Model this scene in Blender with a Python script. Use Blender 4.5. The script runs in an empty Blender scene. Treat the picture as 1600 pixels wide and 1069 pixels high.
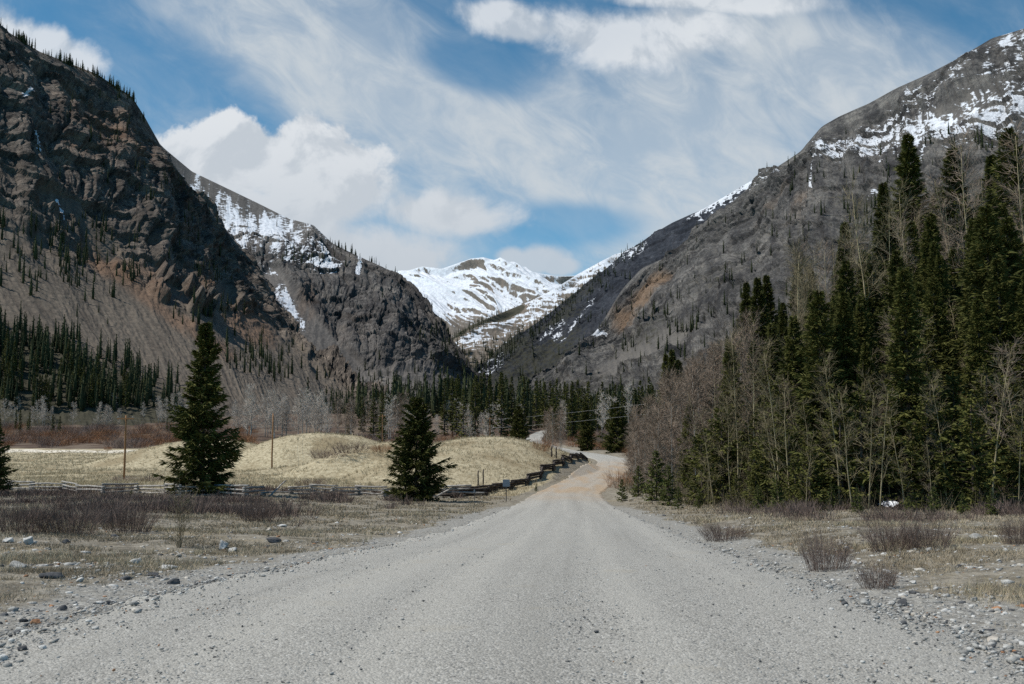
import bpy, math, random
import numpy as np
from mathutils import Vector

R = math.radians
scene = bpy.context.scene
col = scene.collection

# ------------------------------------------------------------------ camera
CAM_H = 1.9
FPX = 1556.0                      # focal length in photograph pixels (35 mm lens)
TH = R(4.977)
cam_d = bpy.data.cameras.new("camera")
cam = bpy.data.objects.new("camera", cam_d)
col.objects.link(cam)
cam.location = (0, 0, CAM_H)
cam.rotation_euler = (R(90) + TH, 0, 0)
cam_d.sensor_width = 36.0
cam_d.lens = 36.0 * FPX / 1600.0
cam_d.clip_start = 0.1
cam_d.clip_end = 40000
cam_d.dof.use_dof = True
cam_d.dof.focus_distance = 70.0
cam_d.dof.aperture_fstop = 4.0
scene.camera = cam

# ------------------------------------------------------------------ light
SUN_ELEV, SUN_AZ = 57.0, -96.0    # azimuth measured from +Y (the view) towards +X
sd = Vector((math.sin(R(SUN_AZ)) * math.cos(R(SUN_ELEV)), math.cos(R(SUN_AZ)) * math.cos(R(SUN_ELEV)), math.sin(R(SUN_ELEV))))
sun_d = bpy.data.lights.new("sun", 'SUN')
sun_d.energy = 4.6
sun_d.angle = R(0.5)
sun_d.color = (1.0, 0.955, 0.88)
sun = bpy.data.objects.new("sun", sun_d)
col.objects.link(sun)
sun.rotation_euler = sd.to_track_quat('Z', 'Y').to_euler()
sun.location = (-50, 0, 80)

vs = scene.view_settings
vs.view_transform = 'Standard'
vs.look = 'None'
vs.gamma = 1.0
vs.exposure = 0.0
scene.cycles.max_bounces = 5
scene.cycles.diffuse_bounces = 2
scene.cycles.transparent_max_bounces = 4
scene.cycles.use_denoising = False

# ------------------------------------------------------------------ node helper
class NT:
    def __init__(s, tree):
        s.t = tree; s.n = tree.nodes; s.l = tree.links
    def put(s, sock, v):
        if isinstance(v, bpy.types.NodeSocket):
            s.l.new(v, sock)
        elif v is not None:
            if isinstance(v, (tuple, list)) and len(v) == 3 and sock.type == 'RGBA':
                v = (*v, 1)
            sock.default_value = v
    def node(s, typ, ins=None, **kw):
        n = s.n.new(typ)
        for k, v in kw.items():
            setattr(n, k, v)
        for k, v in (ins or {}).items():
            s.put(n.inputs[k], v)
        return n
    def m(s, op, a, b=None, c=None, clamp=False):
        n = s.n.new('ShaderNodeMath'); n.operation = op; n.use_clamp = clamp
        s.put(n.inputs[0], a)
        if b is not None: s.put(n.inputs[1], b)
        if c is not None: s.put(n.inputs[2], c)
        return n.outputs[0]
    def v(s, op, a, b=None):
        n = s.n.new('ShaderNodeVectorMath'); n.operation = op
        s.put(n.inputs[0], a)
        if b is not None: s.put(n.inputs[1], b)
        return n.outputs['Value'] if op in ('DOT_PRODUCT', 'LENGTH') else n.outputs[0]
    def comb(s, x, y, z=0.0):
        n = s.n.new('ShaderNodeCombineXYZ')
        s.put(n.inputs[0], x); s.put(n.inputs[1], y); s.put(n.inputs[2], z)
        return n.outputs[0]
    def sep(s, v):
        n = s.n.new('ShaderNodeSeparateXYZ'); s.put(n.inputs[0], v); return n.outputs
    def noise(s, vec, scale, detail=4, rough=0.55, dist=0.0, color=False):
        n = s.n.new('ShaderNodeTexNoise')
        s.put(n.inputs['Vector'], vec); s.put(n.inputs['Scale'], scale)
        n.inputs['Detail'].default_value = detail; n.inputs['Roughness'].default_value = rough
        n.inputs['Distortion'].default_value = dist
        return n.outputs['Color' if color else 'Fac']
    def vor(s, vec, scale, feature='F1', out='Distance', rand=1.0):
        n = s.n.new('ShaderNodeTexVoronoi'); n.feature = feature
        s.put(n.inputs['Vector'], vec); s.put(n.inputs['Scale'], scale)
        n.inputs['Randomness'].default_value = rand
        return n.outputs[out]
    def ss(s, x, lo, hi, to0=0.0, to1=1.0):
        n = s.n.new('ShaderNodeMapRange'); n.interpolation_type = 'SMOOTHSTEP'
        s.put(n.inputs[0], x); s.put(n.inputs[1], lo); s.put(n.inputs[2], hi)
        s.put(n.inputs[3], to0); s.put(n.inputs[4], to1)
        return n.outputs[0]
    def mix(s, f, a, b, blend='MIX'):
        n = s.n.new('ShaderNodeMix'); n.data_type = 'RGBA'; n.blend_type = blend
        s.put(n.inputs[0], f); s.put(n.inputs[6], a); s.put(n.inputs[7], b)
        return n.outputs[2]
    def attr(s, name, out='Fac'):
        n = s.n.new('ShaderNodeAttribute'); n.attribute_name = name; return n.outputs[out]
    def pos(s):
        return s.node('ShaderNodeNewGeometry').outputs['Position']
    def obj(s):
        return s.node('ShaderNodeTexCoord').outputs['Object']
    def bump(s, h, strength=0.5, dist=0.1, normal=None):
        n = s.n.new('ShaderNodeBump'); n.inputs['Strength'].default_value = strength
        n.inputs['Distance'].default_value = dist
        s.put(n.inputs['Height'], h)
        if normal is not None: s.put(n.inputs['Normal'], normal)
        return n.outputs[0]

def material(name):
    m = bpy.data.materials.new(name); m.use_nodes = True
    m.node_tree.nodes.clear()
    nt = NT(m.node_tree)
    out = nt.n.new('ShaderNodeOutputMaterial')
    b = nt.n.new('ShaderNodeBsdfPrincipled')
    nt.l.new(b.outputs[0], out.inputs[0])
    b.inputs['Roughness'].default_value = 0.9
    b.inputs['Specular IOR Level'].default_value = 0.15
    nt.b = b
    return m, nt

# ------------------------------------------------------------------ sky (world directions)
world = bpy.data.worlds.new("World")
scene.world = world
world.use_nodes = True
w = NT(world.node_tree)
w.n.clear()
wo = w.n.new('ShaderNodeOutputWorld'); bg = w.n.new('ShaderNodeBackground')
w.l.new(bg.outputs[0], wo.inputs[0])
sky = w.n.new('ShaderNodeTexSky'); sky.sky_type = 'NISHITA'; sky.sun_disc = False
sky.sun_elevation = R(SUN_ELEV); sky.sun_rotation = R(SUN_AZ)
sky.altitude = 2900; sky.air_density = 1.0; sky.dust_density = 0.35; sky.ozone_density = 2.0
SKY = 0.1
bg.inputs['Strength'].default_value = SKY
dirv = w.node('ShaderNodeTexCoord').outputs['Generated']
dx, dy, dz = w.sep(dirv)
# map of the sky ahead (north = +Y), in thousandths measured on a plane that faces the valley mouth
ct, st = math.cos(TH), math.sin(TH)
den = w.m('MAXIMUM', w.m('ADD', w.m('MULTIPLY', dy, ct), w.m('MULTIPLY', dz, st)), 0.12)
ux = w.m('ADD', w.m('MULTIPLY', w.m('DIVIDE', dx, den), FPX / 1000), 0.8)
up = w.m('SUBTRACT', w.m('MULTIPLY', dz, ct), w.m('MULTIPLY', dy, st))
uy = w.m('SUBTRACT', 0.5345, w.m('MULTIPLY', w.m('DIVIDE', up, den), FPX / 1000))
uv = w.comb(ux, uy, 0.0)
n1 = w.noise(uv, 7.0, 9, 0.58, 0.35)
n2 = w.noise(uv, 2.6, 5, 0.5, 0.2)
n3 = w.noise(uv, 24.0, 6, 0.6)
def blob(cx, cy, rx, ry, ang=0.0):
    c, s = math.cos(R(ang)), math.sin(R(ang))
    x = w.m('SUBTRACT', ux, cx / 1000); y = w.m('SUBTRACT', uy, cy / 1000)
    a = w.m('MULTIPLY', w.m('ADD', w.m('MULTIPLY', x, c), w.m('MULTIPLY', y, s)), 1000 / rx)
    b = w.m('MULTIPLY', w.m('SUBTRACT', w.m('MULTIPLY', y, c), w.m('MULTIPLY', x, s)), 1000 / ry)
    return w.m('SUBTRACT', 1.0, w.m('SQRT', w.m('ADD', w.m('MULTIPLY', a, a), w.m('MULTIPLY', b, b))))
def mx(*a):
    r = a[0]
    for q in a[1:]:
        r = w.m('MAXIMUM', r, q)
    return r
nz = w.m('ADD', w.m('MULTIPLY', w.m('SUBTRACT', n1, 0.5), 1.25), w.m('MULTIPLY', w.m('SUBTRACT', n3, 0.5), 0.55))
# bright piled cumulus
cu = mx(blob(300, 310, 90, 120), blob(365, 250, 95, 85), blob(470, 265, 125, 85), blob(530, 300, 110, 95),
        blob(430, 380, 260, 120), blob(560, 400, 220, 90, 12), blob(690, 335, 150, 46, 3))
cu_m = w.ss(w.m('ADD', cu, nz), 0.02, w.ss(uy, 0.20, 0.38, 0.2, 0.62))
cu2 = mx(blob(60, 75, 125, 55, 18), blob(-60, 60, 150, 80))
cu2_m = w.ss(w.m('ADD', cu2, nz), 0.0, 0.45)
cu3 = mx(blob(835, 408, 72, 30), blob(800, 402, 36, 24), blob(870, 416, 40, 22))
cu3_m = w.ss(w.m('ADD', cu3, w.m('MULTIPLY', nz, 0.8)), 0.0, 0.5)
top = mx(blob(960, 60, 190, 62, 8), blob(1060, 50, 120, 55), blob(800, 35, 110, 40, 12), blob(1120, 0, 260, 26, 2))
top_m = w.ss(w.m('ADD', top, nz), 0.05, 0.6)
# thin high veil
vuv = w.comb(w.m('ADD', w.m('MULTIPLY', ux, 0.82), w.m('MULTIPLY', uy, 0.57)), w.m('MULTIPLY', w.m('SUBTRACT', w.m('MULTIPLY', uy, 0.82), w.m('MULTIPLY', ux, 0.57)), 1.8), 3.3)
nv = w.noise(vuv, 2.4, 7, 0.55, 0.5)
veil = mx(blob(560, 130, 430, 130, 33), blob(820, 250, 520, 130, 22), blob(1060, 240, 330, 190), blob(1300, 110, 260, 110, 15),
          w.m('MULTIPLY', blob(800, 300, 800, 110), 0.6))
nv2 = w.noise(vuv, 9.0, 8, 0.62, 0.8)
veil_m = w.m('MULTIPLY', w.ss(w.m('ADD', w.m('MAXIMUM', veil, -0.25), w.m('ADD', w.m('MULTIPLY', w.m('SUBTRACT', nv, 0.5), 1.5), w.m('MULTIPLY', w.m('SUBTRACT', nv2, 0.5), 0.55))), -0.55, 0.80), w.m('ADD', 0.58, w.m('MULTIPLY', w.ss(w.m('ADD', w.m('MULTIPLY', nv2, .55), w.m('MULTIPLY', n1, .45)), .38, .64), 0.38)))
hole = w.ss(w.m('ADD', mx(blob(740, 105, 130, 55, 20), blob(880, 352, 150, 48, 0)), w.m('MULTIPLY', w.m('SUBTRACT', n1, 0.5), 0.6)), 0.0, 0.6)
veil_m = w.m('MULTIPLY', veil_m, w.m('SUBTRACT', 1.0, w.m('MULTIPLY', hole, 0.75)))
front = w.ss(dy, 0.05, 0.3)
# light on the piles: density compared with that a little towards the sun
n1b = w.noise(w.v('ADD', uv, (-0.012, -0.022, 0)), 7.0, 9, 0.58, 0.35)
shade = w.ss(w.m('SUBTRACT', n1, n1b), -0.075, 0.055)
cloud_lit, cloud_dim = (7.7, 8.0, 8.3), (5.5, 6.0, 6.55)
ccol = w.mix(w.m('MULTIPLY', shade, w.ss(uy, 0.46, 0.12)), cloud_dim, cloud_lit)
base = w.mix(1.0, sky.outputs[0], (0.66, 1.20, 1.20), 'MULTIPLY')
c = w.mix(w.m('MULTIPLY', veil_m, front), base, (5.9, 6.4, 6.8))
for msk, k in ((top_m, .8), (cu2_m, .8), (cu3_m, .85), (cu_m, .97)):
    c = w.mix(w.m('MULTIPLY', w.m('MULTIPLY', msk, k), front), c, ccol)
w.put(bg.inputs['Color'], c)
world.cycles.sampling_method = 'MANUAL'
world.cycles.sample_map_resolution = 512

# ------------------------------------------------------------------ numeric helpers
def _h(ix, iy, seed):
    h = (ix.astype(np.int64) * 374761393 + iy.astype(np.int64) * 668265263 + seed * 974634777) & 0xffffffff
    h = ((h ^ (h >> 13)) * 1274126177) & 0xffffffff
    return (h ^ (h >> 16)) & 0xffffffff
def perlin(x, y, seed=0):
    x = np.asarray(x, float); y = np.asarray(y, float)
    x, y = np.broadcast_arrays(x, y)
    ix = np.floor(x); iy = np.floor(y); fx = x - ix; fy = y - iy
    def g(ox, oy):
        a = _h(ix + ox, iy + oy, seed) * (2 * np.pi / 4294967296.0)
        return np.cos(a) * (fx - ox) + np.sin(a) * (fy - oy)
    u = fx * fx * fx * (fx * (fx * 6 - 15) + 10); v = fy * fy * fy * (fy * (fy * 6 - 15) + 10)
    a = g(0, 0) + u * (g(1, 0) - g(0, 0)); b = g(0, 1) + u * (g(1, 1) - g(0, 1))
    return (a + v * (b - a)) * 1.5
def fbm(x, y, o=4, seed=0, gain=0.5):
    r = 0; a = 1.0; n = 0
    for k in range(o):
        r = r + a * perlin(x, y, seed + k); n += a; a *= gain; x = x * 2.03 + 11.3; y = y * 2.03 + 5.7
    return r / n
def ridged(x, y, o=4, seed=0, gain=0.5):
    r = 0; a = 1.0; n = 0
    for k in range(o):
        r = r + a * (1 - 2 * np.abs(perlin(x, y, seed + k))); n += a; a *= gain; x = x * 2.03 + 3.1; y = y * 2.03 + 8.7
    return r / n
def facets(x, y, seed=0):
    """broken-rock relief: every cell is its own tilted plane, with a cleft between cells"""
    ix = np.floor(x).astype(np.int64); iy = np.floor(y).astype(np.int64)
    f1 = np.full(x.shape, 9.0); f2 = np.full(x.shape, 9.0); val = np.zeros(x.shape)
    q = 1 / 4294967296.0
    for oy in (-1, 0, 1):
        for ox in (-1, 0, 1):
            h = _h(ix + ox, iy + oy, seed)
            cx = ix + ox + 0.15 + 0.7 * (h & 1023) / 1023.0; cy = iy + oy + 0.15 + 0.7 * ((h >> 10) & 1023) / 1023.0
            dx_ = x - cx; dy_ = y - cy
            d = dx_ * dx_ + dy_ * dy_
            h2 = (h * 2654435761) & 0xffffffff
            v = (h2 & 255) / 255.0 - 0.5 + (((h2 >> 8) & 255) / 255.0 - 0.5) * 1.5 * dx_ + (((h2 >> 16) & 255) / 255.0 - 0.35) * 1.2 * dy_
            near = d < f1
            f2 = np.where(near, f1, np.minimum(f2, d)); val = np.where(near, v, val); f1 = np.where(near, d, f1)
    return val - 0.45 * np.clip(1 - (np.sqrt(f2) - np.sqrt(f1)) / 0.16, 0, 1)
def sst(x, a, b):
    t = np.clip((np.asarray(x, float) - a) / (b - a), 0, 1)
    return t * t * (3 - 2 * t)
def pix(px, py, d):
    """Point of the place seen at (px, py) of the 1600 px photograph, d metres ahead."""
    vx = (px - 800.0); vy = 534.5 - py
    fy = FPX * ct - vy * st; fz = FPX * st + vy * ct
    k = d / fy
    return np.stack([vx * k, np.broadcast_to(d, np.shape(vx * k)) * 1.0, CAM_H + fz * k], -1)

def mesh_obj(name, V, F, mat=None, parent=None, smooth=False, mat_idx=None, attrs=None, uv=None, link=True, data_only=False):
    V = np.asarray(V, np.float32); F = np.asarray(F, np.int32)
    me = bpy.data.meshes.new(name)
    nf, k = F.shape
    me.vertices.add(len(V)); me.vertices.foreach_set('co', V.ravel())
    me.loops.add(nf * k); me.loops.foreach_set('vertex_index', F.ravel())
    me.polygons.add(nf); me.polygons.foreach_set('loop_start', np.arange(0, nf * k, k, dtype=np.int32))
    if smooth:
        me.polygons.foreach_set('use_smooth', np.ones(nf, bool))
    mats = mat if isinstance(mat, (list, tuple)) else [mat]
    for q in mats:
        me.materials.append(q)
    if mat_idx is not None:
        me.polygons.foreach_set('material_index', np.asarray(mat_idx, np.int32))
    for an, av in (attrs or {}).items():
        a = me.attributes.new(an, 'FLOAT', 'POINT'); a.data.foreach_set('value', np.asarray(av, np.float32).ravel())
    if uv is not None:
        l = me.uv_layers.new(name='flow'); l.data.foreach_set('uv', np.asarray(uv, np.float32)[F.ravel()].ravel())
    me.update(calc_edges=True); me.validate()
    if data_only:
        return me
    o = bpy.data.objects.new(name, me)
    col.objects.link(o)
    if parent is not None: o.parent = parent
    return o
def tag(o, label=None, cat=None, group=None, kind=None):
    if label: o['label'] = label
    if cat: o['category'] = cat
    if group: o['group'] = group
    if kind: o['kind'] = kind
    return o
def empty(name, loc, rz=0.0, sc=1.0):
    o = bpy.data.objects.new(name, None); col.objects.link(o)
    o.empty_display_size = 0.3
    o.location = loc; o.rotation_euler = (0, 0, rz); o.scale = (sc, sc, sc)
    return o
def grid_faces(nr, nc):
    i = np.arange(nr * nc).reshape(nr, nc)
    return np.stack([i[:-1, :-1], i[:-1, 1:], i[1:, 1:], i[1:, :-1]], -1).reshape(-1, 4)
def tubes(paths, sides=5):
    """paths: list of (points (n,3), radii (n)) -> verts, quads; ends closed."""
    Vs, Fs, off = [], [], 0
    ang = np.arange(sides) * 2 * np.pi / sides
    for pts, rad in paths:
        pts = np.asarray(pts, float); rad = np.asarray(rad, float)
        pts = np.concatenate([pts[:1], pts, pts[-1:]]); rad = np.concatenate([[1e-4], rad, [1e-4]])
        n = len(pts)
        t = np.gradient(pts[1:-1], axis=0) if n > 3 else np.repeat(pts[-1:] - pts[:1], 1, 0)
        t = np.concatenate([t[:1], t, t[-1:]])
        t /= np.linalg.norm(t, axis=1, keepdims=True) + 1e-9
        ref = np.where(np.abs(t[:, 2:3]) > 0.9, np.array([[1.0, 0, 0]]), np.array([[0, 0, 1.0]]))
        a = np.cross(t, ref); a /= np.linalg.norm(a, axis=1, keepdims=True) + 1e-9
        b = np.cross(t, a)
        V = pts[:, None] + rad[:, None, None] * (np.cos(ang)[None, :, None] * a[:, None] + np.sin(ang)[None, :, None] * b[:, None])
        Vs.append(V.reshape(-1, 3))
        i = np.arange(n * sides).reshape(n, sides) + off; j = np.roll(i, -1, 1)
        Fs.append(np.stack([i[:-1], j[:-1], j[1:], i[1:]], -1).reshape(-1, 4))
        off += n * sides
    return np.concatenate(Vs), np.concatenate(Fs)
def strips(p0, p1, w0, w1, rng):
    """flat tapered strips p0->p1 with random roll -> verts, quads"""
    d = p1 - p0
    r = rng.normal(size=d.shape)
    s = np.cross(d, r); s /= np.linalg.norm(s, axis=1, keepdims=True) + 1e-9
    w0 = np.broadcast_to(w0, len(d))[:, None] * 0.5; w1 = np.broadcast_to(w1, len(d))[:, None] * 0.5
    V = np.stack([p0 - s * w0, p0 + s * w0, p1 + s * w1, p1 - s * w1], 1).reshape(-1, 3)
    return V, np.arange(len(d) * 4).reshape(-1, 4)
def blades(p0, p1, wd, rng, mid=0.45):
    """leaf / spray shaped quads: pointed at both ends"""
    d = p1 - p0
    r = rng.normal(size=d.shape)
    s = np.cross(d, r); s /= np.linalg.norm(s, axis=1, keepdims=True) + 1e-9
    m = p0 + d * mid; wd = np.broadcast_to(wd, len(d))[:, None] * 0.5
    V = np.stack([p0, m + s * wd, p1, m - s * wd], 1).reshape(-1, 3)
    return V, np.arange(len(d) * 4).reshape(-1, 4)
def join(*vf):
    Vs, Fs, off = [], [], 0
    for V, F in vf:
        Vs.append(V); Fs.append(F + off); off += len(V)
    return np.concatenate(Vs), np.concatenate(Fs)

# ------------------------------------------------------------------ the lie of the land
_ry = [-200, -40, 0, 8, 13, 21, 31, 43, 62, 85, 109, 135, 165, 205, 250, 290, 330, 390, 450, 520, 650, 900, 1500, 3000, 9000]
_rz = [-1.2, -1.7, -1.9, -1.9, -2.18, -2.73, -3.45, -4.05, -5.05, -6.2, -7.1, -7.05, -6.98, -6.9, -6.8, -6.6, -6.2, -5.0, -3.3, -1.5, 2, 9, 30, 90, 400]
_ly = [-200, 0, 17, 25, 35, 50, 65, 80, 95, 120, 150, 200, 250, 300, 330, 380, 420, 450, 500, 560, 700, 900, 1500, 3000, 9000]
_lz = [-1.6, -1.9, -2.0, -2.35, -2.95, -3.85, -4.65, -5.3, -5.8, -6.5, -7.05, -7.4, -7.5, -7.4, -7.0, -5.2, -3.0, -0.2, 5.0, 8, 10, 14, 30, 90, 400]
_xy = [-200, 0, 8, 13, 21, 31, 43, 62, 85, 109, 135, 165, 190, 205, 225, 250, 290, 330, 390, 450, 500, 600, 800]
_xx = [0, -.3, -.3, -.2, .5, 1.25, 2.1, 3.1, 4.4, 5.95, 10.4, 15.6, 19.5, 21.2, 22, 21.0, 15.8, 11.7, 8.0, 11, 15, 30, 60]
_wy = [-200, 10, 21, 43, 62, 110, 300, 900]
_ww = [9.2, 9.2, 9.0, 7.6, 7.0, 6.8, 6.4, 6.0]
def _sm(yy, zz):
    # smooth interpolation table
    t = np.concatenate([np.linspace(-200, 700, 3601), np.linspace(701, 9000, 2000)])
    z = np.interp(t, yy, zz)
    k = np.exp(-0.5 * (np.arange(-40, 41) / 14.0) ** 2); k /= k.sum()
    zp = np.pad(z[:3601], 40, mode='edge')
    z[:3601] = np.convolve(zp, k, 'valid')
    return lambda y: np.interp(y, t, z)
Zr, Zl, Xc, Wr = _sm(_ry, _rz), _sm(_ly, _lz), _sm(_xy, _xx), _sm(_wy, _ww)
def mound(x, y, cx, cy, rx, ry, h, ang=0.0, p=1.6):
    c, s = math.cos(R(ang)), math.sin(R(ang))
    a = ((x - cx) * c + (y - cy) * s) / rx; b = ((y - cy) * c - (x - cx) * s) / ry
    return h * np.clip(1 - a * a - b * b, 0, 1) ** p
def forest_s(x, y):
    """metres inside the wood on the right-hand bank (negative outside)"""
    e1 = x - np.interp(y, [0, 45, 60, 108, 140, 170, 205, 250, 300, 400, 600], [12, 12, 11.0, 11.6, 15.5, 21.5, 28, 30, 27, 24, 50])
    e2 = y - np.interp(x, [8, 12, 16, 25, 40, 80, 300], [60, 57, 51, 48, 46, 44, 40])
    k = 6.0
    return -k * np.log(np.exp(np.clip(-e1 / k, -60, 60)) + np.exp(np.clip(-e2 / k, -60, 60)))
def ground_z(x, y, detail=True):
    x = np.asarray(x, float); y = np.asarray(y, float)
    xc = Xc(y); wr = Wr(y) * 0.5
    dl = (xc - wr) - x; dr = x - (xc + wr)
    z = Zr(y) + (Zl(y) - Zr(y)) * sst(dl, 2, 26)
    s = forest_s(x, y)
    hs = np.clip(s, 0, None)
    z = z + 38 * (1 - np.exp(-hs * 0.6 / 38)) * sst(s, -1, 8) * sst(y, 430, 330)
    z = z + np.where(dr > 0, 0.35 * sst(dr, 0.3, 5) * sst(y, 70, 30), 0) + np.where(dr > 0, 0.5 * sst(dr, 0.3, 3) * sst(y, 60, 90) , 0)
    m = np.maximum(mound(x, y, -37, 194, 22, 20, 6.6, 0, 1.2), mound(x, y, -62, 206, 26, 22, 5.0, 0, 1.3)) + mound(x, y, -31, 166, 12, 10, 1.6) ; m = np.maximum(m, mound(x, y, -17, 150, 19, 10, 4.8, 34, 1.1))
    m2 = mound(x, y, -4.5, 168, 19, 52, 5.6, -8, 1.1)
    z = z + np.maximum(m, m2)
    off = np.maximum(np.maximum(dl, dr), 0)
    near = sst(off, 0.0, 2.5)
    if detail:
        z = z + near * ((0.22 + 0.3 * sst(y, 120, 150)) * fbm(x / 9, y / 9, 4, 5) + 0.10 * fbm(x / 2.2, y / 2.2, 3, 9) * sst(y, 130, 60)) + near * sst(y, 300, 420) * 1.2 * fbm(x / 40, y / 40, 3, 15)
        z = z + (1 - near) * 0.03 * fbm(x / 3.0, y / 7.0, 3, 21)
    return z + CAM_H
def in_road(x, y, pad=0.0):
    return np.abs(x - Xc(y)) < Wr(y) * 0.5 + pad

# ------------------------------------------------------------------ mountains
def zone(px, py, cx, cy, rx, ry, ang=0.0):
    c, s = math.cos(R(ang)), math.sin(R(ang))
    a = ((px - cx) * c + (py - cy) * s) / rx; b = ((py - cy) * c - (px - cx) * s) / ry
    return np.clip(1 - a * a - b * b, 0, 1)
def streak(px, py, pts, wd):
    r = np.zeros_like(px)
    for (x0, y0), (x1, y1) in zip(pts[:-1], pts[1:]):
        dxx, dyy = x1 - x0, y1 - y0
        t = np.clip(((px - x0) * dxx + (py - y0) * dyy) / (dxx * dxx + dyy * dyy), 0, 1)
        d = np.hypot(px - x0 - t * dxx, py - y0 - t * dyy)
        r = np.maximum(r, np.clip(1 - d / wd, 0, 1))
    return r

def mountain_material(name, rock_a, rock_b, rust, talus_a, talus_b, scale=1.0, snow_k=1.0, bump_d=2.5, sscale=None):
    m, n = material(name)
    uvn = n.node('ShaderNodeUVMap', uv_map='flow').outputs[0]
    p = n.obj()
    fl = n.v('MULTIPLY', uvn, (1 / 26.0 / scale, 1 / 85.0 / scale, 1))
    fl2 = n.v('MULTIPLY', uvn, (1 / 9.0 / scale, 1 / 120.0 / scale, 1))
    big = n.noise(p, 0.012 / scale, 5, 0.6)
    med = n.noise(fl, 1.0, 8, 0.66, 0.6)
    fine = n.noise(p, 0.16 / scale, 7, 0.7)
    spk = n.noise(p, 0.55 / scale, 3, 0.7)
    rk = n.mix(n.ss(n.m('ADD', n.m('MULTIPLY', med, 0.6), n.m('MULTIPLY', fine, 0.4)), 0.40, 0.58), rock_a, rock_b)
    crk = n.vor(n.v('ADD', n.v('MULTIPLY', uvn, (1 / 8.0 / scale, 1 / 26.0 / scale, 1)), n.noise(p, .05 / scale, 3, .6, color=True)), 1.0, feature='DISTANCE_TO_EDGE')
    rk = n.mix(n.ss(crk, 0.09, 0.0, 0.0, 0.55), rk, rock_a)
    vst = n.noise(n.v('MULTIPLY', uvn, (1 / 14.0 / scale, 1 / 220.0 / scale, 1)), 1.0, 5, .65, .3)
    rk = n.mix(n.m('MULTIPLY', n.ss(vst, .52, .66), .3), rk, n.mix(.5, rock_a, (.035, .033, .036)))
    rk = n.mix(n.m('MULTIPLY', n.ss(vst, .46, .34), .25), rk, n.mix(1.0, rock_b, (1.35, 1.3, 1.25), 'MULTIPLY'))
    stv_ = n.noise(n.v('ADD', n.v('MULTIPLY', uvn, (1 / 170.0 / scale, 1 / 13.0 / scale, 1)), n.noise(p, .02 / scale, 3, .6, color=True)), 1.0, 6, .62)
    rk = n.mix(n.m('MULTIPLY', n.ss(stv_, .52, .58), .55), rk, n.mix(1.0, rk, (0.45, 0.45, 0.47), 'MULTIPLY'))
    rk = n.mix(n.m('MULTIPLY', n.ss(stv_, .47, .40), .55), rk, n.mix(1.0, rk, (1.7, 1.66, 1.6), 'MULTIPLY'))
    rustm = n.ss(n.m('ADD', n.attr('rust'), n.m('MULTIPLY', n.m('SUBTRACT', n.m('ADD', n.m('MULTIPLY', big, .55), n.m('MULTIPLY', med, .45)), 0.5), 1.5)), 0.22, 0.75)
    rk = n.mix(n.m('MULTIPLY', rustm, 0.75), rk, rust)
    st1 = n.noise(fl2, 1.0, 6, 0.6, 0.4)
    tl = n.mix(n.ss(n.m('ADD', n.m('MULTIPLY', st1, .6), n.m('MULTIPLY', fine, .4)), 0.36, 0.62), talus_a, talus_b)
    tl = n.mix(n.m('MULTIPLY', n.ss(n.m('ADD', n.attr('rust'), n.m('MULTIPLY', n.m('SUBTRACT', st1, 0.5), 1.1)), 0.25, 0.8), 0.6), tl, rust)
    cl = n.ss(n.m('ADD', n.attr('cliff'), n.m('MULTIPLY', n.m('SUBTRACT', med, 0.5), 0.5)), 0.38, 0.62)
    c = n.mix(cl, tl, rk)
    vg = n.ss(n.m('ADD', n.attr('veg'), n.m('MULTIPLY', n.m('SUBTRACT', fine, 0.5), 1.3)), 0.4, 0.75)
    c = n.mix(n.m('MULTIPLY', vg, 0.85), c, (0.042, 0.041, 0.026))
    hf = n.noise(p, 0.34 / scale, 8, 0.78)
    c = n.mix(n.ss(hf, 0.52, 0.72), c, n.mix(1.0, c, (1.75, 1.7, 1.65), 'MULTIPLY'))
    c = n.mix(n.ss(hf, 0.48, 0.30), c, n.mix(1.0, c, (0.42, 0.42, 0.43), 'MULTIPLY'))
    nzv = n.sep(n.node('ShaderNodeNewGeometry').outputs['Normal'])[2]
    sa = n.attr('snow')
    q = sscale or scale
    sA = n.noise(n.v('MULTIPLY', uvn, (1 / 55.0 / q, 1 / 110.0 / q, 1)), 1.0, 4, 0.6, 0.5)
    sB = n.noise(n.v('MULTIPLY', uvn, (1 / 11.0 / q, 1 / 75.0 / q, 1)), 1.0, 5, 0.65, 0.6)
    sn = n.m('ADD', sa, n.m('MULTIPLY', n.m('SUBTRACT', sA, 0.5), 1.1 * snow_k))
    sn = n.m('ADD', sn, n.m('MULTIPLY', n.m('SUBTRACT', sB, 0.5), 1.5 * snow_k))
    sn = n.m('ADD', sn, n.m('MULTIPLY', n.m('SUBTRACT', fine, 0.5), 1.1 * snow_k))
    sn = n.m('ADD', sn, n.m('MULTIPLY', n.m('SUBTRACT', nzv, 0.66), 1.0))
    sn = n.m('MULTIPLY', n.ss(sn, 0.47, 0.64), n.ss(sa, 0.02, 0.12))
    c = n.mix(sn, c, n.mix(n.ss(fine, .35, .65), (0.54, 0.56, 0.60), (0.70, 0.73, 0.78)))
    n.put(n.b.inputs['Base Color'], c)
    n.put(n.b.inputs['Roughness'], 0.92)
    hgt = n.m('ADD', n.m('MULTIPLY', med, 1.0), n.m('ADD', n.m('MULTIPLY', fine, 0.7), n.m('MULTIPLY', hf, 0.75)))
    hgt = n.m('MULTIPLY', hgt, n.m('ADD', n.m('MULTIPLY', cl, 0.75), 0.25))
    n.put(n.b.inputs['Normal'], n.bump(hgt, 0.9, bump_d * scale))
    return m

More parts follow.
